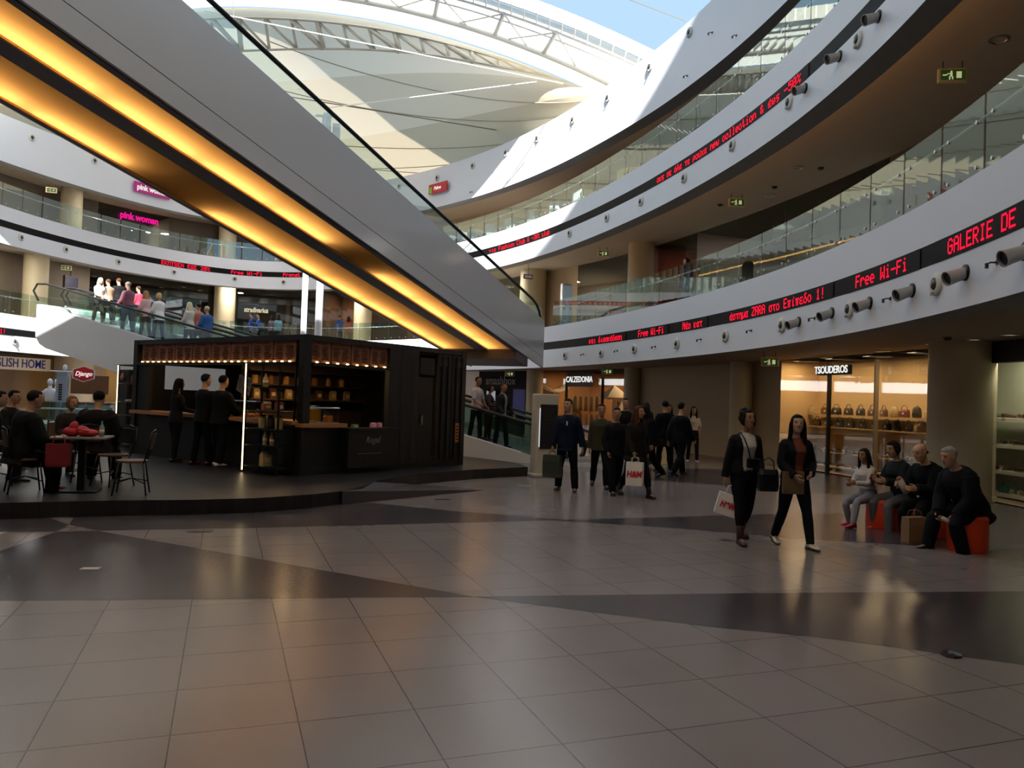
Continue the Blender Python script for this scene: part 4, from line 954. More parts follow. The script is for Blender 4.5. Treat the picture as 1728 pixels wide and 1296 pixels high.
mb = MB(); mb.box((0, 0, .38), (.09, .09, .73)); mb.build('leg', M['black'], tb)
mb = MB(); mb.bbox((0, 0, .012), (.46, .46, .024), .01); mb.build('base_plate', M['black'], tb)
red = mat('bag_red', '#b02028', .55, var=.1)
o = thing('handbag', 'red cloth bag lying on the cafe table', 'bag', (-5.98, 10.8, .97), .2)
mb = MB(); mb.ball((-.09, 0, .06), (.12, .10, .07), 16, 8); mb.ball((.10, .02, .045), (.15, .11, .055), 16, 8); mb.ball((-.07, -.02, .12), (.06, .05, .09), 12, 7, R=Matrix.Rotation(.4, 3, 'Y')); mb.ball((.02, .05, .07), (.1, .07, .07), 12, 7); mb.build('body', red, o, True)
mb = MB(); mb.tube([(-.02, -.06, .09), (.03, -.11, .10), (.10, -.11, .08), (.14, -.06, .07)], .012, 8); mb.build('handle', red, o, True)
o = thing('shopping_bag', 'dark red shopping bag hanging at the table edge', 'bag', (-6.05, 10.45, .55), .2)
mb = MB(); mb.loft([[V((x*.14*f, y*.06*f, z)) for x, y in ((-1, -1), (1, -1), (1, 1), (-1, 1))] for f, z in ((.9, .02), (1, .05), (1.02, .33))]); mb.build('body', mat('bag_dark_red', '#7a1a24', .55, var=.1), o)
mb = MB(); mb.tube([(-.08, 0, .33), (-.05, 0, .44), (.05, 0, .44), (.08, 0, .33)], .008, 6); mb.build('handle', red, o)
o = bottle('small clear water bottle on the cafe table', (-5.72, 10.9, .966), .033, .22, '#7d9a94', cap='#2f7a6a')
for nm, p, lab, sz, c in (('floor_hatch', atz(338, 897), 'dark rectangular floor outlet near the platform', (.28, .12), '#2f2b2b'), ('floor_hatch', atz(152, 960), 'pale rectangular floor outlet in the dark spearhead', (.16, .10), '#9a938c'),
        ('floor_hatch', atz(1226, 912), 'small dark floor outlet behind the white paper bag', (.16, .09), '#38322f'), ('floor_hatch', atz(746, 843), 'small dark floor outlet in front of the ramp tip', (.26, .12), '#4a4441'), ('floor_hatch', atz(1605, 1107), 'round dark floor outlet at the edge of the right spearhead', (.12, .12), '#464040')):
    t_ = thing(nm, lab, 'floor outlet', (p.x, p.y, .0015), .2)
    mb = MB(); mb.bbox((0, 0, .002), (sz[0], sz[1], .004), .03 if nm and sz[0] == sz[1] else .005); mb.build('cover', mat('hatch_'+c[1:], c, .4, .2), t_)
    mb = MB(); mb.bbox((0, 0, .0045), (sz[0]*.7, sz[1]*.6, .002), .004); mb.build('lid', M['dsteel'] if c != '#9a938c' else mat('hatch_lid', '#b3aca4', .4), t_)
p = atz(885, 820); tag(MB().bbox((p.x, p.y, .003), (.26, .14, .004), .01).build('floor_sticker', mat('sticker_yellow', '#8f844a', .6, var=.1)), 'small yellow floor sticker before the white totem', 'sticker')
# totem
tm = thing('info_totem', 'cream info totem with a dark screen beside the walk landing', 'totem', (.76, 17.35, 0), .38)
mb = MB(); mb.bbox((0, 0, .92), (.52, .34, 1.84), .03); mb.build('body', mat('totem_cream', '#b9b4a8', .45, var=.04), tm)
mb = MB(); mb.bbox((0, 0, .04), (.62, .44, .08), .03); mb.build('plinth', mat('totem_cream', '#b9b4a8', .45), tm)
mb = MB(); mb.bbox((.02, -.175, 1.12), (.42, .03, .98), .01); mb.build('screen', kb, tm)
mb = MB()
for i in range(9): mb.box((.02, -.192, 1.5-i*.08), (.3, .004, .03))
mb.build('screen_rows', M['dark'], tm)
mb = MB(); mb.box((-.2, -.178, 1.1), (.012, .03, .86)); mb.build('light_edge', emis('totem_led', '#e8ecf0', .8), tm)
# ---- back left: glass rail, white counter, hexagon sign, lit panel, mannequins
rl = thing('glass_railing', 'teal glass railing with steel rail behind the seated guests', 'railing', (-12.2, 21.5, 0))
a, b = aty(60, 695, 21), aty(186, 700, 21)
for i in range(3):
    p = a.lerp(b, i/3); q = a.lerp(b, (i+1)/3); mb = MB(); mb.hull_plate([(p.x+.02, p.y, .08), (q.x-.02, q.y, .08), (q.x-.02, q.y, 1.2), (p.x+.02, p.y, 1.2)], .015, (0, 1, 0)); mb.build('glass_panel', glass('teal_glass', (.62, .80, .78), .22), rl, world=rl.location)
for i in range(4):
    p = a.lerp(b, i/3); mb = MB(); mb.box((p.x, p.y+.03, .55), (.05, .05, 1.1)); mb.build('post', M['steel'], rl, world=rl.location)
mb = MB(); mb.tube([(a.x, a.y-.05, 1.02), (b.x, b.y-.05, 1.02)], .025, 8); mb.build('handrail', M['steel'], rl, world=rl.location)
p = aty(148, 668, 25)
ct = thing('sales_counter', 'white sales counter with goods under the red hexagon sign', 'counter', (p.x, p.y, 0), .3)
mb = MB(); mb.bbox((0, 0, .55), (1.5, .6, 1.1), .03); mb.build('body', M['white'], ct)
mb = MB(); mb.bbox((0, 0, 1.13), (1.6, .7, .05), .02); mb.build('worktop', ktop, ct)
mb = MB(); mb.box((0, .25, 1.7), (1.1, .06, .6)); mb.build('rear_board', mat('goods_brown', '#6a4a30', .7, var=.3, scale=14), ct)
hx = aty(141, 631, 24); hs = thing('hexagon_sign', 'red hexagon sign with white script and white rim', 'sign', hx, .45)
hexa = lambda r_, rz_: [V((r_*math.cos(a_)*1.08, 0, rz_*math.sin(a_))) for a_ in [PI/6+PI/3*i+PI/6*0 for i in range(6)]]
hexa = lambda r_: [V((x*r_, 0, z*r_)) for x, z in ((-1, .45), (0, .82), (1, .45), (1, -.45), (0, -.82), (-1, -.45))]
MB().hull_plate(hexa(.31), .05, (0, 1, 0)).build('rim', M['white'], hs)
MB().hull_plate([p_+V((0, -.012, 0)) for p_ in hexa(.27)], .014, (0, 1, 0)).build('face', mat('sign_red', '#c4202c'), hs)
text_mesh('Django', .19, whiteink, .003, 'lettering', hs, face_mx((0, -.02, 0), (0, -1, 0)), .85, .003, shear=.3)
MB().tube([(-.9, .04, .05), (-.31, .04, .05)], .02, 8).build('bracket', M['white'], hs)
p = aty(105, 660, 24); pn = thing('display_sign', 'tall pale blue display panel beside the hexagon sign', 'panel', (p.x, p.y, 0), .3)
mb = MB(); mb.bbox((0, 0, 1.05), (.30, .3, 2.1), .03); mb.build('body', mat('panel_blue_grey', '#93a2b8', .4, var=.05), pn)
mb = MB(); [mb.box((-.02, -.153, 1.22+.075*j_), (.10, .006, .05)) for j_ in range(7)]; mb.build('printed_rows', M['dark'], pn)
mb = MB(); mb.ball((.05, 0, 2.2), (.07, .07, .1)); mb.build('finial', M['white'], pn, True)
for i, (u, v) in enumerate([(84, 662), (96, 660)]):
    p = aty(u, v, 24.5+.6*i); mn = thing('mannequin_bust', ['white mannequin bust beside the pale blue panel, front one', 'white mannequin bust beside the pale blue panel, rear one'][i], 'mannequin', (p.x, p.y, 0), .2, 'mannequin busts')
    mb = MB(); mb.tube([(0, 0, 1.12), (0, 0, 1.2), (0, 0, 1.36), (0, 0, 1.47), (0, 0, 1.52), (0, 0, 1.56), (0, 0, 1.66)], [(.12, .09), (.13, .095), (.165, .11), (.19, .09), (.14, .07), (.055, .055), (.05, .05)], 14, ref=(1, 0, 0)); mb.tube([(-.19, 0, 1.44), (-.21, 0, 1.3), (-.2, .03, 1.18)], .045, 10); mb.tube([(.19, 0, 1.44), (.21, 0, 1.3), (.2, .03, 1.18)], .045, 10); mb.ball((0, -.01, 1.74), (.08, .1, .12)); mb.build('torso', M['white'], mn, True)
    mb = MB(); mb.cyl((0, 0, 0), (0, 0, 1.16), .03); mb.lathe([(.2, 0), (.2, .03)], n=18); mb.build('stand', M['steel'], mn)
# ================================================================== SHOES AND BAGS IN THE WINDOWS
def shoe_proto(c, sole='#c8bfae', boot=False):
    o = thing('ankle_boot' if boot else 'shoe', 'x', 'shoe')
    secs = [(-.13, .028, .055), (-.10, .036, .075), (-.04, .034, .07), (.03, .037, .055), (.09, .042, .042), (.125, .034, .032), (.14, .018, .022)]
    mb = MB(); mb.loft([[V((w_*math.cos(a), y, .018+max(0, h*(.5+.5*math.sin(a))))) for a in [2*PI*i/12 for i in range(12)]] for y, w_, h in secs]); 
    if boot: mb.tube([(0, -.085, .05), (0, -.085, .12), (0, -.09, .2)], [(.04, .05), (.038, .045), (.045, .052)], 12)
    else: mb.tube([(0, -.09, .06), (0, -.085, .09)], [(.036, .045), (.032, .04)], 12)
    mb.build('upper', mat('leather_'+c[1:], c, .4, var=.12), o, True)
    mb = MB(); mb.loft([[V((w_*1.05*x, y, z)) for x, y, w_ in [(1, y, w_) for y, w_, h in secs]+[(-1, y, w_) for y, w_, h in reversed(secs)]] for z in (0, .02)]); mb.build('sole', mat('sole_'+sole[1:], sole, .6), o)
    return o
def bag_proto(c, kind):
    o = thing('handbag' if kind else 'backpack', 'x', 'bag'); m = mat('leather_'+c[1:], c, .45, var=.12)
    if kind:
        mb = MB(); mb.loft([[V((x*.15*f, y*.06*g, z)) for x, y in ((-1, -.7), (-.7, -1), (.7, -1), (1, -.7), (1, .7), (.7, 1), (-.7, 1), (-1, .7))] for f, g, z in ((.95, 1, 0), (1, 1.05, .03), (.96, .9, .15), (.86, .5, .20))]); mb.build('body', m, o)
        mb = MB(); mb.tube([(-.09, 0, .19), (-.08, 0, .26), (-.03, 0, .30), (.03, 0, .30), (.08, 0, .26), (.09, 0, .19)], .009, 7); mb.build('handle', m, o, True)
        mb = MB(); mb.box((.02, -.068, .10), (.06, .004, .05)); mb.build('price_tag', mat('tag_white', '#d8d4c8', .7), o)
    else:
        mb = MB(); mb.loft([[V((.12*f*math.cos(a), .09*f*math.sin(a), z)) for a in [2*PI*i/14 for i in range(14)]] for f, z in ((.9, 0), (1.05, .03), (1.0, .16), (.85, .23), (.5, .27))]); mb.build('body', m, o, True)
        mb = MB(); mb.bbox((0, -.085, .09), (.14, .05, .12), .02); mb.build('pocket', m, o)
        mb = MB(); mb.tube([(-.03, .02, .26), (-.02, .02, .30), (.02, .02, .30), (.03, .02, .26)], .008, 6); mb.build('handle', m, o)
    return o
SC = ['#241c18', '#17140f', '#5a3520', '#8a8070', '#2c221c', '#6b4a30', '#b8a888', '#3a2a22']
SH = {c: shoe_proto(c) for c in SC}; BT = {c: shoe_proto(c, '#2a2420', True) for c in SC[:4]}
BC = ['#1a1614', '#5a3420', '#8a6038', '#2a1f1a', '#b09a70', '#3a2a20', '#6e2c20']
BG = {c: bag_proto(c, 1) for c in BC}; BP = {c: bag_proto(c, 0) for c in BC[:2]+BC[4:5]}
CN = {'#5a3420': 'chestnut', '#241c18': 'dark brown', '#17140f': 'black', '#5a3520': 'brown', '#8a8070': 'taupe', '#2c221c': 'espresso', '#6b4a30': 'tan', '#b8a888': 'beige', '#3a2a22': 'mocha', '#1a1614': 'black', '#8a6038': 'camel', '#2a1f1a': 'dark brown', '#b09a70': 'beige', '#3a2a20': 'espresso', '#6e2c20': 'rust'}
protos = set()
def put(proto, t, off, z, label, group, turn=0.0, sc=1.0):
    o = proto if id(proto) not in protos else dup(proto)
    protos.add(id(proto)); n = rn(t); o.location = rp(t, off, z); o.rotation_euler = (0, 0, math.atan2(n.y, n.x)+PI/2+turn); o.scale = (sc,)*3
    o['label'] = label; o['group'] = group; return o
def shelf(t0, t1, off0, off1, z, label, m, th_=.03, cat='shelf', group=None):
    mb = MB(); strip(mb, [(off0, z-th_), (off1, z-th_), (off1, z), (off0, z), (off0, z-th_)], t0, t1); return tag(mb.build('display_shelf', m), label, cat, group)
SO = 4.75
zA, zB_, zC, zD = [hit(1440, v, SO)[1].z for v in (701, 723, 768, 791)]
zC, zD = max(zC, .3), max(zD, .08)
pale = mat('shelf_pale', '#b89a68', .5, var=.04)
t0, t1 = tB+.012, tC-.012
for z, l in ((zA, 'top wooden shelf of bags in the long lit shoe shop window'), (zB_, 'second wooden shelf of bags in the long lit shoe shop window'), (zC, 'stepped shelf of dark shoes in the long lit window'), (zD, 'lowest shelf of pale shoes in the long lit window')):
    shelf(t0, t1, SO+.08 if z > .5 else SO-.25, SO+.5, z, l, pale, .03, group='shelves in the long lit window')
rnd = random.Random(5)
def row(us, v, z, protosel, fmt, group, off=SO, sc=1.0, jit=.25):
    for i, u in enumerate(us):
        t = hit(u, v, off)[0]; pr, nm = protosel(i, u); put(pr, t, off+rnd.uniform(-.05, .05), z, fmt % (nm, ORD[i] if i < 20 else str(i+1)), group, rnd.uniform(-jit, jit), sc)
def selb(i, u):
    c = rnd.choice(BC)
    if u > 1490 and i % 2: c = rnd.choice(list(BP)); return BP[c], CN[c]+' backpack'
    return BG[c], CN[c]+' handbag'
def sels(i, u): c = rnd.choice(SC); return SH[c], CN[c]+' shoe'
def selbt(i, u):
    if i % 3 == 0: c = rnd.choice(list(BT)); return BT[c], CN[c]+' boot'
    return sels(i, u)
row([1334+i*19.5 for i in range(13)], 695, zA, selb, '%s on the top shelf of the long window, %s from the plain wall', 'bags on the top shelf', off=SO+.26, sc=1.0)
row([1338+i*19.5 for i in range(13)], 716, zB_, selb, '%s on the second shelf of the long window, %s from the plain wall', 'bags on the second shelf', off=SO+.26, sc=.98)
row([1334+i*16 for i in range(16)], 762, zC, selbt, '%s on the stepped shelf of the long window, %s from the plain wall', 'shoes on the stepped shelf', jit=1.3, sc=1.1)
row([1336+i*16 for i in range(16)], 784, zD, sels, '%s on the lowest shelf of the long window, %s from the plain wall', 'shoes on the lowest shelf', jit=1.3, off=SO-.05, sc=1.1)
row([1340+i*18 for i in range(13)], 752, zC, lambda i, u: (SH['#b8a888'], 'beige shoe') if i % 2 else sels(i, u), '%s at the back of the stepped shelf, %s from the plain wall', 'shoes at the back of the stepped shelf', jit=1.0, off=SO+.27, sc=1.15)
# posts of the window
for u, lab in ((1401, 'dark upright post of the long lit window beside the shop name'), (1481, 'pale upright post of the long lit window right of the shop name')):
    t = th(u, 700); p = rp(t, OFF-.05); mb = MB(); mb.box((p.x, p.y, 1.5), (.09, .09, 3.0), t); tag(mb.build('window_post', M['dsteel'] if u < 1450 else M['column']), lab, 'post')
# near shoe shop
SO2 = 4.6
zs = [hit(1712, v, SO2)[1].z for v in (707, 752, 797, 836)]
zs[3] = max(zs[3], .06); t0, t1 = -.62, tA+.08
for z, n_ in zip(zs, ('top', 'second', 'third', 'lowest')): shelf(t0, t1, SO2+.0, SO2+.4, z, '%s shelf of the near shoe shop window at the picture edge' % n_, mat('shelf_white', '#dcdacb', .5), .07, group='shelves of the near shoe shop')
for ri, (z, v, n_) in enumerate(zip(zs[:3], (700, 745, 790), ('top', 'second', 'third'))):
    row([1679+i*15 for i in range(6)], v, z, sels, '%s on the '+n_+' shelf of the near shop window, %s from the pier', 'shoes on the %s shelf of the near shop' % n_, off=SO2+.17, jit=.4, sc=1.1)
teal = bag_proto('#2f7d84', 0); 
for i in range(3): put(teal, hit(1681+i*10, 828, SO2)[0], SO2+.14, zs[3], 'teal pouch on the lowest shelf of the near shoe shop, %s from the pier' % ORD[i], 'teal pouches', .2*i, .75)
row([1716+i*12 for i in range(3)], 830, zs[3], lambda i, u: (SH['#b8a888'], 'beige shoe'), '%s on the lowest shelf of the near shoe shop, %s after the teal pouches', 'shoes on the lowest shelf of the near shop', off=SO2+.17, jit=.4, sc=1.1)
for c in SH.values():
    if id(c) not in protos: put(c, th(1450), SO+.1, zD, 'spare dark shoe at the back of the lowest shelf', 'spare shoes')
for d_ in (BT, BG, BP):
    for c in d_.values():
        if id(c) not in protos: put(c, th(1500), SO+.2, zB_, 'spare bag or boot at the back of the second shelf', 'spare goods')
# ================================================================== HOSIERY SHOP DISPLAYS
t, p = hit(1037, 660, 4.6); cp = thing('fabric_canopy', 'white pyramid canopy in the right window of the hosiery shop', 'canopy', (p.x, p.y, 1.95), .3)
mb = MB(); mb.add([(-.55, -.5, 0), (.55, -.5, 0), (.55, .5, 0), (-.55, .5, 0), (0, 0, .55), (-.55, -.5, -.08), (.55, -.5, -.08), (.55, .5, -.08), (-.55, .5, -.08)], [(0, 1, 4), (1, 2, 4), (2, 3, 4), (3, 0, 4), (0, 5, 6, 1), (1, 6, 7, 2), (2, 7, 8, 3), (3, 8, 5, 0)]); mb.build('cloth', mat('cloth_white', '#e2ded4', .8), cp)
mb = MB(); mb.cyl((0, 0, -1.95), (0, 0, .5), .02); mb.build('pole', M['steel'], cp)
t, p = hit(936, 655, 4.6); sw = thing('fabric_canopy', 'white crossed sail cloth in the left window of the hosiery shop', 'canopy', (p.x, p.y, 2.2), .3)
mb = MB()
for sgn in (-1, 1): mb.loft([[V((sgn*(-.65+1.3*i/10), y_*(.10+.08*abs(i-5)/5)+.02*sgn, .28*(i-5)**2/25*(1 if i > 5 else .8)-.1+.1*i/10+z_)) for y_, z_ in ((-1, 0), (1, .1), (1, .16), (-1, .06))] for i in range(11)])
mb.build('cloth', mat('cloth_white', '#e2ded4', .8), sw)
mb = MB(); mb.cyl((0, 0, -2.2), (0, 0, 0), .02); mb.build('pole', M['steel'], sw)
t, p = hit(1042, 683, 5.0); po = thing('poster_stand', 'white poster with a dark figure in the right window of the hosiery shop', 'poster', (p.x, p.y, 0), .45)
mb = MB(); mb.box((0, 0, 1.45), (.55, .03, .85)); mb.build('sheet', mat('poster_white', '#d6dae0', .6), po)
mb = MB(); mb.ball((.02, -.02, 1.72), (.05, .01, .07)); mb.tube([(.02, -.02, 1.62), (0, -.02, 1.4), (-.06, -.02, 1.15)], [(.09, .01), (.07, .01), (.05, .01)], 8); mb.build('figure', M['dark'], po)
mb = MB(); mb.box((0, .03, .52), (.05, .04, 1.04)); mb.build('stand', M['steel'], po)
cl = [(u, v) for u in range(962, 1016, 9) for v in (676, 700)]
for i, (u, v) in enumerate(cl):
    t, p = hit(u, v, 6.2); g = thing('hanging_garment', 'dark garment inside the hosiery shop door, %s from the left on the %s rail' % (ORD[i//2], 'upper' if i % 2 == 0 else 'lower'), 'garment', (p.x, p.y, 2.0 if i % 2 == 0 else 1.15), .4, 'garments in the hosiery shop')
    c = ['#2a1712', '#3a2018', '#1a1210', '#5a2c1c'][i % 4]
    mb = MB(); mb.tube([(0, 0, 0), (0, 0, -.12), (0, 0, -.5), (0, 0, -.72)], [(.10, .03), (.20, .06), (.18, .06), (.24, .07)], 10); mb.build('cloth', mat('garment_'+c[1:], c, .8, var=.15), g, True)
    mb = MB(); mb.tube([(0, 0, .12), (.02, 0, .08), (0, 0, .02)], .008, 6); mb.build('hanger', M['steel'], g)
t, p = hit(958, 690, OFF); 
for u, lab in ((955, 'dark upright left of the hosiery shop door'), (1016, 'dark upright right of the hosiery shop door')):
    t, p = hit(u, 690, OFF); mb = MB(); mb.box((p.x, p.y, 1.4), (.12, .12, 2.8)); tag(mb.build('window_post', M['dark']), lab, 'post')
# makeup wall posters
for i, (u, v, w_, h_, c, lab) in enumerate([(829, 668, .75, .55, '#b8bcc8', 'pale poster on the black makeup shop wall'), (876, 678, 1.0, 1.3, '#1c1f55', 'deep blue poster on the black makeup shop wall')]):
    t, p = hit(u, v, OFF-.12); n = rn(t); b = thing('wall_poster', lab, 'poster', p, math.atan2(n.y, n.x)-PI/2)
    mb = MB(); mb.bbox((0, 0, 0), (w_, .04, h_), .01); mb.build('frame', M['dark'], b)
    mb = MB(); mb.box((0, .024, 0), (w_*.92, .006, h_*.92)); mb.build('print', mat('print_'+c[1:], c, .5, var=.3, scale=3, emit=c, estr=.35), b)
# ================================================================== GALLERIES: tables, chairs, banners, screen, panel, lamp
def on_gallery(u, v, L, off, z): t = hit(u, v, off, 1)[0]; return t, rp(t, off, z)
wc = mat('tablecloth_white', '#e4e2ea', .8, var=.03); 
def white_table():
    o = thing('dining_table', 'x', 'table')
    mb = MB(); mb.bbox((0, 0, .74), (.8, .8, .03), .01); mb.build('tabletop', M['white'], o)
    mb = MB(); mb.loft([[V((x*.41*f, y*.41*f, z)) for x, y in ((-1, -1), (0, -1.0), (1, -1), (1, 0), (1, 1), (0, 1), (-1, 1), (-1, 0))] for f, z in ((1.08, .30), (1.03, .5), (1.0, .758), (.98, .765))]); mb.build('cloth', wc, o)
    mb = MB(); mb.cyl((0, 0, 0), (0, 0, .74), .04); mb.lathe([(.26, 0), (.26, .02)], n=16); mb.build('leg', M['steel'], o); return o
def white_chair():
    o = thing('dining_chair', 'x', 'chair')
    mb = MB(); mb.bbox((0, 0, .45), (.44, .44, .05), .02); mb.build('seat', M['white'], o)
    mb = MB(); mb.bbox((0, -.21, .72), (.42, .05, .5), .02); mb.build('backrest', wc, o)
    for sx in (-1, 1):
        for sy in (-1, 1): MB().tube([(sx*.18, sy*.18, .44), (sx*.2, sy*.2, 0)], .014, 6).build('leg', M['dsteel'], o)
    return o
wt, wch = white_table(), white_chair(); f1 = f2 = True
for i, u in enumerate([762, 805, 838, 872, 905, 945, 985]):
    t, p = on_gallery(u, 370, 2, .66, FL[2]); o = wt if f1 else dup(wt); f1 = False; o.location = p; o.scale = (.74, .74, 1.0); o.rotation_euler = (0, 0, math.atan2(rn(t, 2).y, rn(t, 2).x)+.05*(i % 3)); o['label'] = 'white clothed dining table on the sunny upper gallery, %s from the moving walk' % ORD[i]; o['group'] = 'dining tables on the upper gallery'
for i, u in enumerate([772, 790, 818, 828, 850, 862, 885, 895, 922, 932, 960, 972]):
    t, p = on_gallery(u, 370, 2, .56+.5*(i % 2), FL[2]); o = wch if f2 else dup(wch); f2 = False; o.location = p; o.rotation_euler = (0, 0, t+PI/2+(.6 if i % 2 else -.5)); o['label'] = 'white dining chair on the sunny upper gallery, %s from the moving walk' % ORD[i]; o['group'] = 'dining chairs on the upper gallery'
t, p = on_gallery(1075, 265, 2, 2.2, 10.05); ls = thing('pendant_lampshade', 'big pale yellow drum lampshade over the right upper gallery', 'lamp', p, 0)
mb = MB(); mb.lathe([(.55, -.28), (.72, -.1), (.72, .22), (.70, .22), (.70, -.1), (.53, -.27)], n=32); mb.build('shade', mat('shade_yellow', '#b5ad6c', .7, var=.04, emit='#b5ad6c', estr=.10), ls, 'auto')
mb = MB(); mb.cyl((0, 0, -.05), (0, 0, .8), .012); mb.build('cord', M['dark'], ls)
mb = MB(); mb.ball((0, 0, -.1), .09); mb.build('bulb', emis('bulb_soft', '#fff0c0', 1.5), ls)
for i, (u, v) in enumerate([(1314, 403), (1370, 396)]):
    t, p = hit(u, v, 4.15); n = rn(t); b = thing('hanging_banner', 'dark hanging banner with a white peaked logo, %s' % ['farther from the picture edge', 'nearer the picture edge'][i], 'banner', p, math.atan2(n.y, n.x)-PI/2, 'dark banners in the sports shop')
    mb = MB(); mb.bbox((0, 0, 0), (.72, .03, .30), .01); mb.build('cloth', M['dark'], b)
    mb = MB()
    for j in range(3): mb.hull_plate([(.10-.085*j+.0, .018, -.09), (.04-.085*j, .018, -.09), (.075-.085*j-.03+.0, .018, -.03+.045*j), (.115-.085*j-.02, .018, -.05+.045*j)], .004, (0, 1, 0))
    mb.build('logo', M['white'], b)
    mb = MB(); mb.cyl((-.3, 0, .15), (-.3, 0, .9), .006, n=5); mb.cyl((.3, 0, .15), (.3, 0, .9), .006, n=5); mb.build('wires', M['steel'], b)
t, p = hit(119, 477, 2.6); n = rn(t); s_ = thing('hanging_screen', 'dark blue hanging screen over the left lower gallery', 'screen', p, math.atan2(n.y, n.x)-PI/2+.3)
mb = MB(); mb.bbox((0, 0, 0), (1.05, .12, .62), .02); mb.build('housing', kb, s_)
mb = MB(); mb.box((0, .062, 0), (.97, .006, .54)); mb.build('display', mat('screen_navy', '#14163a', .25, emit='#14163a', estr=.4), s_)
mb = MB(); mb.cyl((0, 0, .3), (0, 0, .9), .025); mb.build('bracket', M['dsteel'], s_)
t, p = hit(955, 515, 1.4); lb = thing('light_box', 'pale blue upright light box on the far right lower gallery', 'light box', (p.x, p.y, FL[1]), .3)
mb = MB(); mb.bbox((0, 0, 1.05), (.42, .25, 2.1), .02); mb.build('frame', M['steel'], lb)
mb = MB(); mb.box((0, -.13, 1.1), (.38, .01, 1.8)); mb.build('panel', mat('panel_ice', '#9fb4c8', .4, var=.06, emit='#9fb4c8', estr=.15), lb)
t, p = hit(891, 467, 1.2); hs2 = thing('direction_sign', 'small dark framed direction sign over the moving walk landing', 'sign', p, .35)
mb = MB(); mb.bbox((0, 0, 0), (.42, .06, .19), .01); mb.build('frame', M['dark'], hs2)
mb = MB(); mb.box((0, -.034, 0), (.34, .006, .12)); mb.build('face', mat('sign_pale', '#c8ccd0', .5, emit='#c8ccd0', estr=.1), hs2)
mb = MB(); mb.cyl((0, 0, .09), (0, 0, .55), .01, n=6); mb.build('hanger', M['dsteel'], hs2)
# ================================================================== SEATS
orange = mat('pouf_orange_vinyl', '#d2401a', .38, var=.05)
def pouf(label, x, y, r, h):
    o = thing('pouf', label, 'pouf', (x, y, 0), 0, 'orange poufs'); mb = MB(); mb.lathe([(r*.97, .0), (r, .02), (r, h-.04), (r*.97, h-.012), (r*.9, h), (.0001, h+.004)], n=36); mb.build('cushion', orange, o, 'auto')
    mb = MB(); mb.tube([(r*math.cos(a), r*math.sin(a), h-.045) for a in [2*PI*i/36 for i in range(37)]], .006, 6); mb.build('piping', mat('pouf_piping', '#a8300f', .4), o); return o
pouf('orange round pouf under the grey haired old man', 5.74, 9.72, .235, .45)
pouf('orange round pouf under the woman and the girl', 5.62, 11.45, .33, .42)
pouf('orange round pouf under the bald man with the sandwich', 5.78, 10.72, .25, .42)
pb = thing('plinth', 'cream square plinth among the dark dressed group', 'plinth', (*atz(1108, 783).xy, 0), .3)
mb = MB(); mb.bbox((0, 0, .46), (.42, .42, .92), .015); mb.build('body', M['column'], pb)
mb = MB(); mb.bbox((0, 0, .03), (.46, .46, .06), .015); mb.build('base', M['column'], pb)
# ================================================================== PEOPLE
TS = bpy.data.scenes.new('work'); 
def remesh(mb, vox, smooth=4, fac=.5):
    me = bpy.data.meshes.new('w'); me.from_pydata(mb.v, [], mb.f); bm = bmesh.new(); bm.from_mesh(me); bmesh.ops.recalc_face_normals(bm, faces=bm.faces); bm.to_mesh(me); bm.free()
    o = bpy.data.objects.new('w', me); TS.collection.objects.link(o)
    m = o.modifiers.new('r', 'REMESH'); m.mode = 'VOXEL'; m.voxel_size = vox; m.use_smooth_shade = True
    s_ = o.modifiers.new('s', 'SMOOTH'); s_.iterations = smooth; s_.factor = fac
    TS.view_layers[0].update(); dg = TS.view_layers[0].depsgraph
    out = bpy.data.meshes.new_from_object(o.evaluated_get(dg)); bpy.data.objects.remove(o); bpy.data.meshes.remove(me); return out
HEAD = [(-.118, .020, .026, .040), (-.108, .040, .046, .034), (-.088, .053, .066, .022), (-.055, .064, .082, .012), (-.030, .069, .089, .006), (0, .074, .095, .0), (.030, .077, .098, -.003), (.055, .077, .097, -.005), (.080, .070, .089, -.009), (.100, .054, .069, -.012), (.113, .032, .042, -.014), (.118, .010, .014, -.014)]
TM = [(-.12, .145, .105, 0), (-.03, .166, .118, -.004), (.07, .156, .112, 0), (.16, .146, .104, .006), (.27, .162, .116, .010), (.37, .178, .122, .004), (.44, .168, .104, -.006), (.49, .105, .078, -.014), (.525, .068, .064, -.014)]
TF = [(-.12, .150, .115, -.004), (-.03, .172, .122, -.008), (.07, .150, .106, 0), (.16, .126, .092, .006), (.27, .142, .112, .012), (.345, .150, .126, .020), (.40, .152, .112, .006), (.45, .140, .090, -.006), (.49, .092, .068, -.014), (.52, .056, .056, -.014)]
def RX_(a): return Matrix.Rotation(math.radians(a), 3, 'X')
def RZ_(a): return Matrix.Rotation(math.radians(a), 3, 'Z')
def RY_(a): return Matrix.Rotation(math.radians(a), 3, 'Y')
SKINS = ['#a98267', '#9c7459', '#b48e74', '#916951']
SHORT = {}
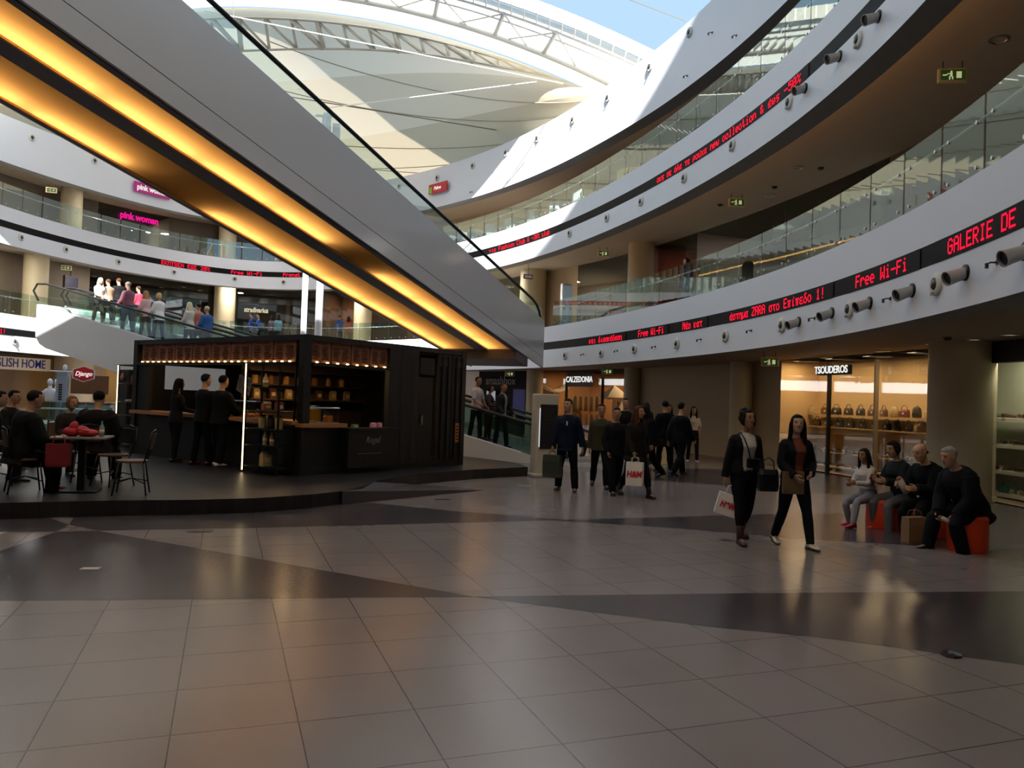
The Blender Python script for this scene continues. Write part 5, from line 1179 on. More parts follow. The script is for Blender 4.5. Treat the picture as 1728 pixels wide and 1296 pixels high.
def person(label, pos, yaw, h=1.72, sex='m', vox=.013, pose=None, top='#15151a', inner=None, open_w=0, hem=-.13, slv=1.0, legs='#16161a', shoes='#141414', hair=('short', '#1c1512'), skin=None, boot=False, group=None, seat=None, flare=.0, bulk=.0, acc=None, topname='jacket', legname='trousers'):
    P = dict(lean=2, twist=0, side=0, hip=(0, 0), knee=(3, 3), habd=(4, 4), fp=(0, 0), aL=(4, 9, 16, 4), aR=(4, 9, 16, 4), hy=0, hp=0, hr=0, curl=35); P.update(pose or {})
    kk = h/1.735; f = sex != 'm'; skin = skin or SKINS[sum(map(ord, label)) % 4]
    root = thing('person', label, 'person', pos, yaw, group)
    Rt = RZ_(P['twist']) @ RX_(-P['lean']) @ RY_(P['side'])
    sw = .146 if f else .165
    LEG, SHN, ANK = .41, .40, .075
    def dv(fl, ab, s): fl, ab = math.radians(fl), math.radians(ab); return V((s*math.sin(ab), math.cos(ab)*math.sin(fl), -math.cos(ab)*math.cos(fl)))
    J = {}
    for i, s in enumerate((-1, 1)):
        hp_ = V((s*.088, 0, -.06)); kn = hp_+dv(P['hip'][i], P['habd'][i], s)*LEG; an = kn+dv(P['hip'][i]-P['knee'][i], P['habd'][i]*.6, s)*SHN
        J[s] = dict(hip=hp_, knee=kn, ank=an)
        sh = Rt @ V((s*sw, -.008, .425)); a = P['aL' if s < 0 else 'aR']
        el = sh+Rt @ dv(a[0], a[1], s)*(.27 if f else .285); wr = el+Rt @ dv(a[2], a[3], s)*.245
        J[s].update(sh=sh, el=el, wr=wr)
    # ground contact
    if seat is None:
        lo = min(J[s]['ank'].z-ANK*math.cos(math.radians(P['fp'][i]))-.17*max(0, math.sin(math.radians(P['fp'][i]))) for i, s in enumerate((-1, 1))); pz = -lo
    else: pz = seat/kk+.095
    O = V((0, 0, pz))
    for s in J:
        for q in J[s]: J[s][q] = (J[s][q]+O)*kk
    tors = TF if f else TM
    def sec(z, rx, ry, yo, n=18):
        return [(O+Rt @ V((rx*math.cos(2*PI*i/n), yo+ry*math.sin(2*PI*i/n), z)))*kk for i in range(n)]
    nk0 = O+Rt @ V((0, -.014, .49)); Rh = RZ_(P['hy']) @ RX_(-P['lean']*.35-P['hp']) @ RY_(P['hr']); hb = O+Rt @ V((0, .004, .612)); hc = hb+Rh @ V((0, .022, .085))
    def hd(p): return (hc+Rh @ V(p))*kk
    R_ = lambda l: [x*kk if not isinstance(x, tuple) else (x[0]*kk, x[1]*kk) for x in l]
    # ---------- body: one continuous surface
    mb = MB(); mb.loft([sec(*t) for t in tors])
    mb.tube([nk0*kk, (nk0*.5+hb*.5)*kk, hb*kk, hd((0, -.005, -.02))], R_([.062, .054 if not f else .047, .053 if not f else .046, .06]), 12)
    mb.loft([[hd((rx*math.cos(2*PI*i/18), yo+ry*math.sin(2*PI*i/18), z)) for i in range(18)] for z, rx, ry, yo in HEAD])
    mb.tube([hd((0, .090, .030)), hd((0, .103, .005)), hd((0, .108, -.018)), hd((0, .090, -.024))], R_([.009, .011, .016, .010]), 8)
    for s in (-1, 1):
        mb.ball(hd((s*.076, -.006, .0)), V((.010, .018, .031))*kk, 8, 6, R=Rh); mb.ball(hd((s*.031, .076, .040)), V((.022, .016, .010))*kk, 8, 5, R=Rh); mb.ball(hd((s*.045, .062, -.018)), V((.022, .02, .02))*kk, 8, 5, R=Rh)
    mb.ball(hd((0, .084, -.046)), V((.026, .014, .013))*kk, 8, 5, R=Rh); mb.ball(hd((0, .070, -.098)), V((.022, .02, .016))*kk, 8, 5, R=Rh)
    ar = [.050, .047, .040, .042, .034, .027] if not f else [.046, .041, .034, .036, .030, .024]
    lr = [.088, .078, .058, .056, .058, .038] if not f else [.090, .078, .055, .052, .053, .034]
    def armpts(s): j = J[s]; return [j['sh'], j['sh'].lerp(j['el'], .5), j['el'].lerp(j['sh'], .08), j['el'].lerp(j['wr'], .12), j['el'].lerp(j['wr'], .45), j['wr']]
    def legpts(s): j = J[s]; return [j['hip'], j['hip'].lerp(j['knee'], .45), j['knee'].lerp(j['hip'], .07), j['knee'].lerp(j['ank'], .1), j['knee'].lerp(j['ank'], .35), j['ank']]
    feet = {}
    for i, s in enumerate((-1, 1)):
        mb.tube(armpts(s), R_(ar), 12); mb.tube(legpts(s), R_(lr), 12); mb.ball(J[s]['sh'], ar[0]*1.05*kk)
        fd = RZ_(-s*7) @ V((0, math.cos(math.radians(P['fp'][i])), -math.sin(math.radians(P['fp'][i])))); fu = V((1, 0, 0)).cross(fd).normalized(); feet[s] = (J[s]['ank'], fd, fu)
        a = J[s]['ank']; mb.tube([a-fd*.035*kk-fu*.03*kk, a+fd*.05*kk-fu*.035*kk, a+fd*.14*kk-fu*.05*kk], R_([.034, .036, .026]), 10)
    # hands
    hands = {}
    hm = MB()
    for s in (-1, 1):
        j = J[s]; d = (j['wr']-j['el']).normalized(); inn = V((-s, .25, 0)); inn = (inn-d*inn.dot(d)).normalized(); sd = d.cross(inn).normalized()
        if sd.dot(V((0, 1, .2))) < 0: sd = -sd       # thumb side faces forward
        w0 = j['wr']-d*.01*kk; hm.tube([w0-d*.02*kk, w0+d*.02*kk, w0+d*.055*kk, w0+d*.09*kk], R_([(.026, .022), (.034, .017), (.041, .015), (.040, .012)]), 12, ref=sd)
        c = math.radians(P['curl'])
        for q, (o_, ln) in enumerate(((.029, .070), (.010, .078), (-.010, .072), (-.028, .056))):
            b0 = w0+d*.085*kk+sd*o_*kk; e1 = d*math.cos(c*.6)+inn*math.sin(c*.6); e2 = d*math.cos(c*1.5)+inn*math.sin(c*1.5); e3 = d*math.cos(c*2.2)+inn*math.sin(c*2.2)
            hm.tube([b0, b0+e1*ln*.45*kk, b0+(e1*.45+e2*.32)*ln*kk, b0+(e1*.45+e2*.32+e3*.25)*ln*kk], R_([.0095, .009, .008, .006]), 7)
        t0_ = w0+d*.02*kk+sd*.03*kk; e1 = (d*.65+sd*.6+inn*.35).normalized(); e2 = (d*.9+sd*.1+inn*.4).normalized()
        hm.tube([t0_, t0_+e1*.035*kk, t0_+(e1*.035+e2*.03)*kk, t0_+(e1*.035+e2*.052)*kk], R_([.014, .012, .010, .007]), 7)
        hands[s] = root_pt = w0+d*.095*kk+inn*.015*kk
    me = remesh(mb, vox, 3)
    me2 = remesh(hm, max(.0055, vox*.45), 1) if vox < .016 else None
    bm = bmesh.new(); bm.from_mesh(me)
    if me2: bm.from_mesh(me2)
    else:
        t_ = bpy.data.meshes.new('t'); t_.from_pydata(hm.v, [], hm.f); bm.from_mesh(t_); bpy.data.meshes.remove(t_)
    Rhi = Rh.inverted()
    eye_r = max(.0095, vox*.75)
    for fc in bm.faces:
        fc.smooth = True
        p = Rhi @ (fc.calc_center_median()/kk-hc)
        if p.y > .06 and abs(p.z) < .08:
            ax = abs(p.x)
            if (ax-.031)**2+(p.z-.016)**2 < eye_r**2*.8: fc.material_index = 1
            elif vox < .0125 and .016 < ax < .046 and .036 < p.z < .0435: fc.material_index = 1
            elif ax < .024 and -.054 < p.z < -.038: fc.material_index = 2
    bm.to_mesh(me); bm.free(); me.name = 'body'
    for m in (mat('skin_'+skin[1:], skin, .5, var=.06, scale=12), mat('eye_dark', '#1a120e', .3), mat('lips', '#8f5048', .45)): me.materials.append(m)
    b = bpy.data.objects.new('body', me); COL.objects.link(b); b.parent = root
    def garment(name, mb, m, v=None, cut=None, sm=3):
        g = remesh(mb, v or vox, sm); g.name = name; g.materials.append(m)
        if cut:
            bm = bmesh.new(); bm.from_mesh(g); bmesh.ops.delete(bm, geom=[fc for fc in bm.faces if cut(fc.calc_center_median())], context='FACES'); bm.to_mesh(g); bm.free()
        o = bpy.data.objects.new(name, g); COL.objects.link(o); o.parent = root; return o
    # ---------- trousers
    off = .012+bulk*.4
    mb = MB(); mb.loft([sec(z, rx+off, ry+off, yo) for z, rx, ry, yo in tors if z < .1])
    for s in (-1, 1):
        pts = legpts(s); pts[-1] = pts[-1].lerp(pts[-2], -.04 if not boot else .5); rr_ = [r+off for r in lr]; rr_[-1] = lr[-1]+off+(.012 if not f else .004)
        if not f: rr_[4] += .006
        mb.tube(pts, R_(rr_), 12)
    garment(legname, mb, mat('cloth_'+legs[1:], legs, .85, spec=.12, var=.12, scale=20))
    # ---------- shoes
    sm_ = mat('footwear_'+shoes[1:], shoes, .45, var=.08); sol = mat('footwear_sole', '#2a2725' if shoes not in ('#e6e2dc', '#d8d4ce') else '#d9d5cf', .6)
    for s in (-1, 1):
        a, fd, fu = feet[s]; sd = fd.cross(fu)
        L_ = [(-.075, .030, .055), (-.06, .036, .075), (-.01, .037, .075), (.05, .040, .058), (.11, .044, .044), (.16, .038, .032), (.18, .018, .020)]
        mb = MB(); mb.loft([[(a+(fd*y+sd*(w_*math.cos(2*PI*i/12))+fu*(-ANK+.012+max(0, hh*(.5+.5*math.sin(2*PI*i/12)))))*kk) for i in range(12)] for y, w_, hh in L_])
        if boot: j = J[s]; mb.tube([j['ank']-fu*.02*kk, j['ank'].lerp(j['knee'], .3), j['ank'].lerp(j['knee'], .48)], R_([.048, .05, .054]), 12)
        else: mb.tube([a-fu*.03*kk, a+fu*.015*kk], R_([.046, .044]), 12)
        so = mb.build('boot' if boot else 'shoe', sm_, root, True)
        mb = MB(); mb.loft([[(a+(fd*y+sd*(w_*1.06*x)+fu*z)*kk) for x, y, w_ in [(1, y, w_) for y, w_, _ in L_]+[(-1, y, w_) for y, w_, _ in reversed(L_)]] for z in (-ANK, -ANK+.018)]); mb.build('sole', sol, so)
    # ---------- upper garments
    def upper(off, hem, slv, fl, neck=.505):
        mb = MB(); ts = [t for t in tors if hem+.02 < t[0] < neck]
        z0 = min(tors, key=lambda t: abs(t[0]-max(hem, -.12))); ss = []
        if hem < -.125:
            ss.append(sec(hem, tors[1][1]+off+fl+.012, tors[1][2]+off+fl+.016, tors[1][3]))
        for z, rx, ry, yo in ts: ss.append(sec(z, max(rx, .095)*1.0+off+(fl*.6 if z < .1 else 0), ry+off, yo))
        z, rx, ry, yo = tors[-1]; ss.append(sec(z-.004, rx+off*.7, ry+off*.7, yo)); mb.loft(ss)
        for s in (-1, 1):
            pts = armpts(s); n = 6
            if slv < 1: q = pts[0].lerp(pts[2], min(1, slv*2)); pts = [pts[0], pts[0].lerp(q, .5), q]
            mb.tube(pts, R_([r+off+.004 for r in ar[:len(pts)-1]]+[ar[min(len(pts)-1, 5)]+off+.006]), 12); mb.ball(J[s]['sh'], (ar[0]*1.0+off*.8)*kk)
        return mb
    Rti = Rt.inverted()
    if inner: garment('shirt', upper(.012, -.06, .5, 0), mat('cloth_'+inner[1:], inner, .8, var=.08, scale=20))
    cut = None
    if open_w:
        def cut(c):
            p = Rti @ (c/kk-O); return p.y > .03 and abs(p.x) < open_w*(.55+.45*max(0, min(1, (p.z-hem)/.55))) and p.z < .53
    if top: garment(topname, upper((.024 if inner else .016)+bulk, hem, slv, flare), mat('cloth_'+top[1:], top, .8, spec=.15, var=.14, scale=16), cut=cut)
    # ---------- hair
    kind, hcol = hair; hmz = mat('hair_'+hcol[1:], hcol, .75, spec=.15, var=.3, scale=40)
    mb = MB(); hb_ = lambda c, r: mb.ball(hd(c), V(r)*kk, 16, 10, R=Rh)
    if kind == 'bald': mb = MB(); mb.tube([hd((.074, .0, .0)), hd((.070, -.05, -.01)), hd((.0, -.098, -.02)), hd((-.070, -.05, -.01)), hd((-.074, .0, .0))], R_([.010, .022, .028, .022, .010]), 8)
    else:
        hb_((0, -.020, .038), (.084, .090, .092)); hb_((0, .018, .085), (.066, .062, .040))
        if kind in ('long', 'bob', 'loose', 'pony', 'bun'): hb_((0, -.045, -.01), (.082, .066, .09))
        if kind == 'long' or kind == 'loose':
            w_ = 1.25 if kind == 'loose' else 1.0
            mb.tube([hd((0, -.055, .02)), hd((0, -.075, -.10)), hd((0, -.085, -.22)), hd((0, -.08, -.36)), hd((0, -.075, -.42))], R_([(.085, .06), (.095*w_, .055), (.11*w_, .05), (.09*w_, .04), (.05, .02)]), 12, ref=Rh @ V((1, 0, 0)))
            for s in (-1, 1): mb.tube([hd((s*.062, .03, .07)), hd((s*.084, .02, .0)), hd((s*.088, .015, -.10)), hd((s*.095, .03, -.22)), hd((s*.085, .04, -.30))], R_([.022, .026, .030*w_, .030*w_, .012]), 8)
        if kind == 'bob':
            for s in (-1, 1): mb.tube([hd((s*.062, .03, .07)), hd((s*.084, .01, .0)), hd((s*.082, .005, -.09))], R_([.022, .03, .02]), 8)
        if kind == 'bun':
            hb_((0, -.07, .085), (.075, .07, .06))
            rb = random.Random(3)
            for q in range(34):
                a_ = rb.uniform(-2.3, 2.3)+PI*1.5; el_ = rb.uniform(-.7, 1.2); hb_((.088*math.cos(a_)*math.cos(el_), -.015+.092*math.sin(a_)*math.cos(el_)*(1 if math.sin(a_) < 0 else .5), .035+.095*math.sin(el_)), (.028, .028, .028))
            for s in (-1, 1): mb.tube([hd((s*.07, .035, .06)), hd((s*.088, .025, .0)), hd((s*.086, .03, -.07)), hd((s*.08, .035, -.10))], R_([.02, .02, .016, .008]), 7)
        if kind == 'pony': mb.tube([hd((0, -.10, .05)), hd((0, -.16, .02)), hd((0, -.17, -.10)), hd((0, -.15, -.22))], R_([.03, .04, .04, .012]), 10)
        if kind == 'cap': hb_((0, -.015, .05), (.092, .10, .085)); mb.tube([hd((0, .06, .07)), hd((0, .13, .06))], R_([(.07, .012), (.05, .008)]), 10, ref=Rh @ V((1, 0, 0)))
        if kind == 'hood': hb_((0, -.03, .02), (.105, .105, .125)); mb.tube([hd((0, -.04, -.06)), hd((0, -.05, -.16))], R_([.11, .13]), 12)
    garment('hair' if kind not in ('cap', 'hood') else kind, mb, hmz, max(vox*.9, .009))
    rw = Matrix.Translation(V(pos)) @ Matrix.Rotation(yaw, 4, 'Z')
    return {'root': root, 'hR': rw @ hands[1], 'hL': rw @ hands[-1], 'kk': kk, 'rw': rw, 'chest': rw @ ((O+Rt @ V((0, .13, .3)))*kk), 'J': J}
def paper_bag(label, hand, rz, w_=.30, d_=.12, h_=.38, c='#e9e4e4', txt=None, ink_=None, drop=.16, tilt=0.0, name='paper_bag'):
    o = thing(name, label, 'bag', (hand[0], hand[1], hand[2]-drop-h_), rz); o.rotation_euler = (0, tilt, rz)
    m = mat('paper_'+c[1:], c, .7, var=.05)
    mb = MB(); mb.loft([[V((x*w_/2*f, y*d_/2*g, z)) for x, y in ((-1, -1), (1, -1), (1, 0), (1, 1), (-1, 1), (-1, 0))] for f, g, z in ((.97, .95, 0), (1, 1, .02), (1, 1, h_*.7), (1, .85, h_))]); mb.build('bag_body', m, o)
    for s in (-1, 1):
        mb = MB(); mb.tube([(-w_*.22, s*d_*.42, h_-.01), (-w_*.18, s*d_*.3, h_+drop*.75), (0, 0, h_+drop), (w_*.18, s*d_*.3, h_+drop*.75), (w_*.22, s*d_*.42, h_-.01)], .005, 6); mb.build('handle', m, o, True)
    if txt: text_mesh(txt, h_*.36, mat('ink_'+ink_[1:], ink_, .6, var=0), .002, 'lettering', o, face_mx((0, -d_/2-.004, h_*.48), (0, -1, 0)), .85, .006, shear=.2)
    return o
WALK = dict(hip=(28, -14), knee=(12, 26), fp=(-4, 14)); WALK2 = dict(hip=(-12, 24), knee=(30, 8), fp=(16, -6))
SIT = dict(hip=(84, 84), knee=(88, 84), habd=(8, 8), lean=8)
def at(u, v, z=0.0): p = atz(u, v, z); return (p.x, p.y, z)
# ---- walkers in front
a = person('woman walking with black jacket over her shoulders, white shirt and white paper bag', at(1252, 914), PI+.15, 1.66, 'f', .0095,
    dict(hip=(-10, 20), knee=(26, 6), fp=(22, 4), aR=(-2, 14, 6, 12), aL=(2, 12, 14, 4), hy=12, hp=-2, lean=3), top='#131318', inner='#b9b4b0', open_w=.10, hem=-.10, legs='#0f0f13', shoes='#3a211a', boot=True, hair=('bun', '#1b120e'), flare=.05)
paper_bag('white paper bag with red letters held by the woman in the white shirt', a['hR'], PI+2.95, .26, .11, .27, '#ddd6d8', 'H&M', '#c01828', .12, .25)
o = thing('crossbody_bag', 'small black crossbody bag worn over the white shirt', 'bag', (0, 0, 0)); rw = a['rw']; c_ = a['chest']
o.location = rw @ V((-.04, .175, 1.0)); o.rotation_euler = (0, 0, PI+.15); mb = MB(); mb.bbox((0, 0, 0), (.17, .06, .12), .015); mb.build('body', M['black'], o)
mb = MB(); mb.tube([(.03, -.02, .05), (.07, -.01, .18), (.11, -.035, .30), (.13, -.10, .37)], .008, 6); mb.build('strap', M['black'], o)
a = person('woman with long dark hair in black leather jacket, rust top and white shoes', at(1338, 922), PI+.1, 1.62, 'f', .0095,
    dict(hip=(18, -10), knee=(6, 20), fp=(-2, 12), aR=(8, 12, 52, -24), aL=(4, 16, 62, -26), hy=-14, lean=2), top='#111216', inner='#6e3420', open_w=.08, hem=-.06, legs='#15191f', shoes='#d8d4ce', hair=('long', '#16100d'), bulk=.006)
q_ = atz(1338, 792, .93); paper_bag('tan flat paper carrier held low in front by the woman in the rust top', (q_.x*.965, q_.y-.36, q_.z), PI+.1, .25, .07, .27, '#6e5742', drop=.0)
q_ = atz(1296, 806, .86); o = thing('handbag', 'black handbag hanging at the elbow of the woman in the rust top', 'bag', (q_.x, q_.y, .70), .1)
mb = MB(); mb.loft([[V((x*.12*f_, y*.06*g_, z_)) for x, y in ((-1, -.7), (-.7, -1), (.7, -1), (1, -.7), (1, .7), (.7, 1), (-.7, 1), (-1, .7))] for f_, g_, z_ in ((.9, .9, 0), (1, 1.05, .04), (.97, .9, .2), (.85, .5, .26))]); mb.build('body', M['black'], o)
mb = MB(); mb.tube([(-.08, 0, .25), (-.06, 0, .36), (0, 0, .40), (.06, 0, .36), (.08, 0, .25)], .008, 7); mb.build('handle', M['black'], o, True)
# ---- man in navy and the group of three
a = person('man in a navy jacket with a lanyard standing by the white totem', at(955, 829), PI-.25, 1.72, 'm', .012, dict(hip=(6, -6), knee=(4, 6), habd=(8, 8), aR=(4, 14, 10, 8), aL=(-4, 16, 4, 10), hy=-20), top='#121a2e', legs='#0c0c10', hair=('short', '#17110d'), hem=-.16, bulk=.01)
paper_bag('dark green carrier bag held by the man in navy', a['hR'], 2.6, .36, .12, .42, '#2c382c', drop=.08, name='carrier_bag')
mb = MB(); cc = a['chest']; mb.cyl(cc+V((.0, -.035, .10)), cc+V((0, -.035, .02)), .012); tag(mb.build('lanyard_tag', M['white']), 'small white lanyard tag on the chest of the man in navy', 'tag')
person('young man in an olive top walking behind the white bag', at(1011, 822), PI-.1, 1.70, 'm', .012, dict(WALK, aR=(-8, 8, 6, 4), aL=(10, 8, 22, 4)), top='#3c3a2c', legs='#101014', hair=('short', '#15100d'), topname='sweater')
person('young man in a black zipped jacket left of the white bag', at(1036, 833), PI+.2, 1.63, 'm', .012, dict(WALK2, aR=(2, 12, 30, -6), aL=(8, 10, 40, -10), hy=-15), top='#131315', legs='#0e0e12', hair=('short', '#12100e'), bulk=.012)
a = person('woman with auburn hair and black cape carrying a big white paper bag', at(1071, 838), PI+.35, 1.69, 'f', .012, dict(WALK, aR=(14, 8, 34, -4), aL=(-6, 12, 8, 6), hy=22), top='#1a1613', legs='#0f0f12', hair=('loose', '#46281c'), hem=-.2, flare=.05, bulk=.02, boot=True, shoes='#120f0e')
paper_bag('big white paper bag with red letters carried by the woman with auburn hair', a['hR'], PI+2.75, .30, .13, .42, '#ddd9d8', 'H&M', '#c01828', .1)
# ---- dark dressed group by the plain wall
person('person in a black hooded jacket leaning forward behind the cape', at(1097, 806), PI/2+.2, 1.72, 'm', .015, dict(WALK, lean=12, hp=14), top='#0f0f12', legs='#121217', hair=('hood', '#0f0f12'), bulk=.03)
person('man with black hair behind the white bag group', at(1052, 797), PI-.1, 1.80, 'm', .015, dict(), top='#141315', legs='#101012', hair=('short', '#100d0b'))
person('person with dark hair in black just left of the plinth', at(1089, 783), .3, 1.72, 'f', .016, dict(), top='#111113', legs='#0e0e10', hair=('long', '#14100e'))
person('person in a black coat beside the plinth, back to us', at(1120, 796), .2, 1.78, 'm', .015, dict(hip=(8, -8)), top='#0e0e10', legs='#0d0d0f', hair=('short', '#0f0c0a'), hem=-.32, flare=.04, bulk=.02)
person('woman with dark hair holding her hands to her face by the plain wall', at(1126, 781), PI, 1.68, 'f', .016, dict(aR=(40, 6, 120, -16), aL=(30, 8, 80, -20)), top='#151316', legs='#131318', shoes='#d8d4ce', hair=('long', '#18110d'))
person('tall man in black with white soled shoes walking by the plain wall', at(1145, 803), -.9, 1.80, 'm', .013, dict(WALK, aL=(-20, 8, -6, 4), aR=(20, 8, 40, 2)), top='#0d0d10', legs='#0c0c0f', shoes='#141414', hair=('short', '#0f0c0a'), bulk=.02)
person('girl in a white top leaning on the plain wall', at(1168, 780), PI-.1, 1.66, 'f', .015, dict(hip=(10, -4), knee=(10, 4), aR=(0, 14, 20, -30), aL=(-6, 16, 10, -8)), top='#c3bcb8', legs='#131217', shoes='#c8c4be', hair=('long', '#1c130f'), slv=.9, hem=-.02, topname='blouse')
# ---- seated on the poufs
a = person('girl in white top, pale leggings and pink shoes seated on the far pouf', (5.32, 11.52, 0), PI/2+.35, 1.40, 'f', .0105, dict(SIT, hip=(78, 72), knee=(62, 92), aR=(35, 8, 95, -25), aL=(30, 6, 100, -20), hy=10, hp=6), top='#bdb8b6', legs='#8a8894', shoes='#c01c4a', hair=('long', '#241711'), seat=.42, topname='blouse', legname='leggings', hem=-.04)
a2 = person('woman with dark tied hair and pale grey jeans, seated eating beside the girl', (5.72, 11.30, 0), PI/2+.3, 1.68, 'f', .0105, dict(SIT, hip=(80, 84), knee=(80, 96), aR=(42, 6, 118, -14), aL=(36, 8, 112, -18), hp=10, lean=14), top='#1d2124', legs='#5f6068', shoes='#b81a44', hair=('bob', '#1a120e'), seat=.42, bulk=.015)
a3 = person('bald man in black eating a wrapped sandwich, seated in the middle', (5.86, 10.70, 0), PI/2+.35, 1.74, 'm', .0105, dict(SIT, lean=22, hip=(88, 80), knee=(76, 92), aR=(48, 6, 124, -14), aL=(44, 8, 118, -16), hp=12), top='#0f0f12', legs='#0d0d10', hair=('bald', '#3a3430'), seat=.42, bulk=.03, skin='#b98d74')
a4 = person('old man with grey hair in a black coat leaning forward on the orange pouf', (5.80, 9.74, 0), PI/2+.25, 1.76, 'm', .0105, dict(SIT, lean=30, hip=(76, 84), knee=(92, 74), aR=(40, 10, 62, -22), aL=(34, 10, 58, -24), hp=6), top='#101013', legs='#0d0d10', hair=('short', '#8d8a86'), seat=.455, bulk=.035, skin='#b38a72', hem=-.2)
def held(nm, lab, cat, p, c, s=(.05, .05, .12), rz=0, rx=.6):
    o = thing(nm, lab, cat, p, rz); mb = MB(); mb.tube([(0, 0, -s[2]/2), (0, 0, 0), (.005, 0, s[2]/2)], [(s[0], s[1]), (s[0]*1.15, s[1]*1.15), (s[0]*.9, s[1]*.9)], 12)
    mb.xform(Matrix.Rotation(rx, 4, 'Y')); mb.build('wrap', mat('wrap_'+c[1:], c, .7, var=.15, scale=20), o, True)
    mb = MB(); mb.ball((0, 0, s[2]/2), (s[0]*.95, s[1]*.95, .03)); mb.xform(Matrix.Rotation(rx, 4, 'Y')); mb.build('filling', mat('bread_crust', '#8a5a34', .7, var=.2, scale=20), o, True); return o
held('sandwich', 'white wrapped sandwich in the hands of the bald man', 'sandwich', (V(a3['hR'])+V(a3['hL']))/2, '#b9aaa2', (.04, .04, .22), 0, -.5)
held('sandwich', 'small snack in the hands of the woman with pale grey jeans', 'sandwich', (V(a2['hR'])+V(a2['hL']))/2, '#9a7a64', (.03, .03, .12), 0, -.4)
held('paper_cup', 'small pale cup in the hands of the girl in the white top', 'cup', (V(a['hR'])+V(a['hL']))/2, '#8a6a54', (.03, .03, .09), 0, 0)
held('napkin', 'folded white napkin in the hands of the old grey haired man', 'napkin', (V(a4['hR'])+V(a4['hL']))/2, '#c8c4c0', (.03, .02, .12), 0, -1.2)
paper_bag('brown paper bag standing between the bald man and the old man', (5.30, 10.15, .44), PI+.3, .30, .14, .34, '#8a6a4e', drop=.10)
# ---- kiosk customers and staff
def on(u, v, z): p = atz(u, v, z); return (p.x, p.y, z)
kx = KR
q_ = kw(-.38, 3.5); person('woman in black waiting at the left hatch, leftmost customer', (q_.x, q_.y, .2), -.75, 1.66, 'f', .015, dict(hip=(6, -4), aR=(20, 8, 80, -10)), top='#131216', legs='#101013', hair=('long', '#15100d'))
person('man in black with short hair at the left hatch, middle customer', on(338, 785, .2), -.6, 1.76, 'm', .015, dict(hip=(-4, 8), aR=(20, 8, 70, -10), aL=(16, 8, 60, -10)), top='#121214', legs='#0f0f12', shoes='#5a1f24', hair=('short', '#14100e'))
person('man in a black jacket with white soles at the left hatch, rightmost customer', on(368, 787, .2), -.5, 1.74, 'm', .015, dict(hip=(6, -6), aR=(24, 14, 60, -8), aL=(10, 18, 50, -10)), top='#0f1012', legs='#0e0e11', shoes='#d8d4ce', hair=('short', '#100d0b'), bulk=.03)
p = kw(1.35, 3.5); person('kiosk attendant with dark hair behind the left hatch counter', (p.x, p.y, .33), PI+.3, 1.62, 'm', .016, dict(aR=(25, 8, 70, -10), aL=(25, 8, 70, -10), hp=10), top='#1a1614', legs='#121212', hair=('short', '#15100d'))
# ---- seated guests on the platform
person('person in long dark coat and red shoes seated at the cafe table, back turned', (-6.62, 10.52, .2), -.75, 1.76, 'm', .012, dict(SIT, lean=12, hip=(82, 76), knee=(70, 82), aR=(30, 14, 70, -10), aL=(30, 14, 70, -14)), top='#0f1010', legs='#0e0f10', shoes='#a01c34', hair=('short', '#14110f'), seat=.47, bulk=.05, hem=-.2)
person('broad person in a dark jacket seated behind the table with back to us', (-6.42, 12.05, .2), .15, 1.78, 'm', .012, dict(SIT, lean=6, aR=(20, 16, 70, -14), aL=(20, 16, 70, -14)), top='#171412', legs='#111111', hair=('short', '#120f0d'), seat=.47, bulk=.06)
person('older woman with blond hair facing the dark coated guest', (-7.35, 12.9, .2), -PI/2-.5, 1.62, 'f', .014, dict(SIT, aR=(20, 10, 80, -10), aL=(20, 10, 80, -10)), top='#2a2422', legs='#16161a', hair=('bob', '#7a5a3c'), seat=.45, bulk=.02)
person('man in profile seated at the far left behind the dark coat', (-8.8, 13.6, .2), -PI/2, 1.72, 'm', .014, dict(SIT, aR=(20, 10, 80, -10), aL=(20, 10, 80, -10)), top='#1a1a1c', legs='#141418', hair=('short', '#1a1310'), seat=.45)
person('person with black hair at the left edge of the picture', (-7.75, 11.5, .2), -.9, 1.70, 'm', .014, dict(SIT, lean=12), top='#141416', legs='#101012', hair=('short', '#0f0d0b'), seat=.47)
for i, (x, y, rz) in enumerate(((-7.35, 12.9, -PI/2-.5), (-8.8, 13.6, -PI/2))): bistro_chair(['bistro chair under the older blond woman', 'bistro chair under the man in profile at the far left'][i], x, y, rz)
# ---- riders on the second moving walk near its landing (going up and away to the left)
def ride(a_, n_): p = W2(a_, n_, 0); return (p.x, p.y, p.z)
def ride_u(u, n_):
    best = min((abs(math.atan2(W2(-k*.05, n_, 0).x, W2(-k*.05, n_, 0).y)-math.atan2(ray(u, 650).x, ray(u, 650).y)), -k*.05) for k in range(0, 440)); return ride(best[1], n_)
up = math.atan2(-d2.y, -d2.x)-PI/2
dn = up+PI
person('man in a pale shirt riding down the moving walk beside the kiosk', ride_u(806, .7), dn-.2, 1.74, 'm', .015, dict(hip=(6, -6), aR=(20, 10, 60, 0), aL=(14, 12, 40, 0)), top='#b9aeb0', legs='#16161c', hair=('short', '#15100e'), slv=.5, topname='shirt')
person('dark haired rider half hidden behind the man in the pale shirt', ride_u(827, 1.0), dn, 1.58, 'f', .016, dict(aR=(30, 8, 80, -6)), top='#3a3034', legs='#121216', hair=('bob', '#17110e'))
person('man in a dark open jacket riding the moving walk next to the totem', ride_u(849, .5), dn-.3, 1.78, 'm', .014, dict(hip=(8, -6), aR=(14, 10, 50, -4), aL=(10, 16, 40, 0)), top='#1c1e24', inner='#8a8684', open_w=.05, legs='#14161c', hair=('short', '#3a2a20'))
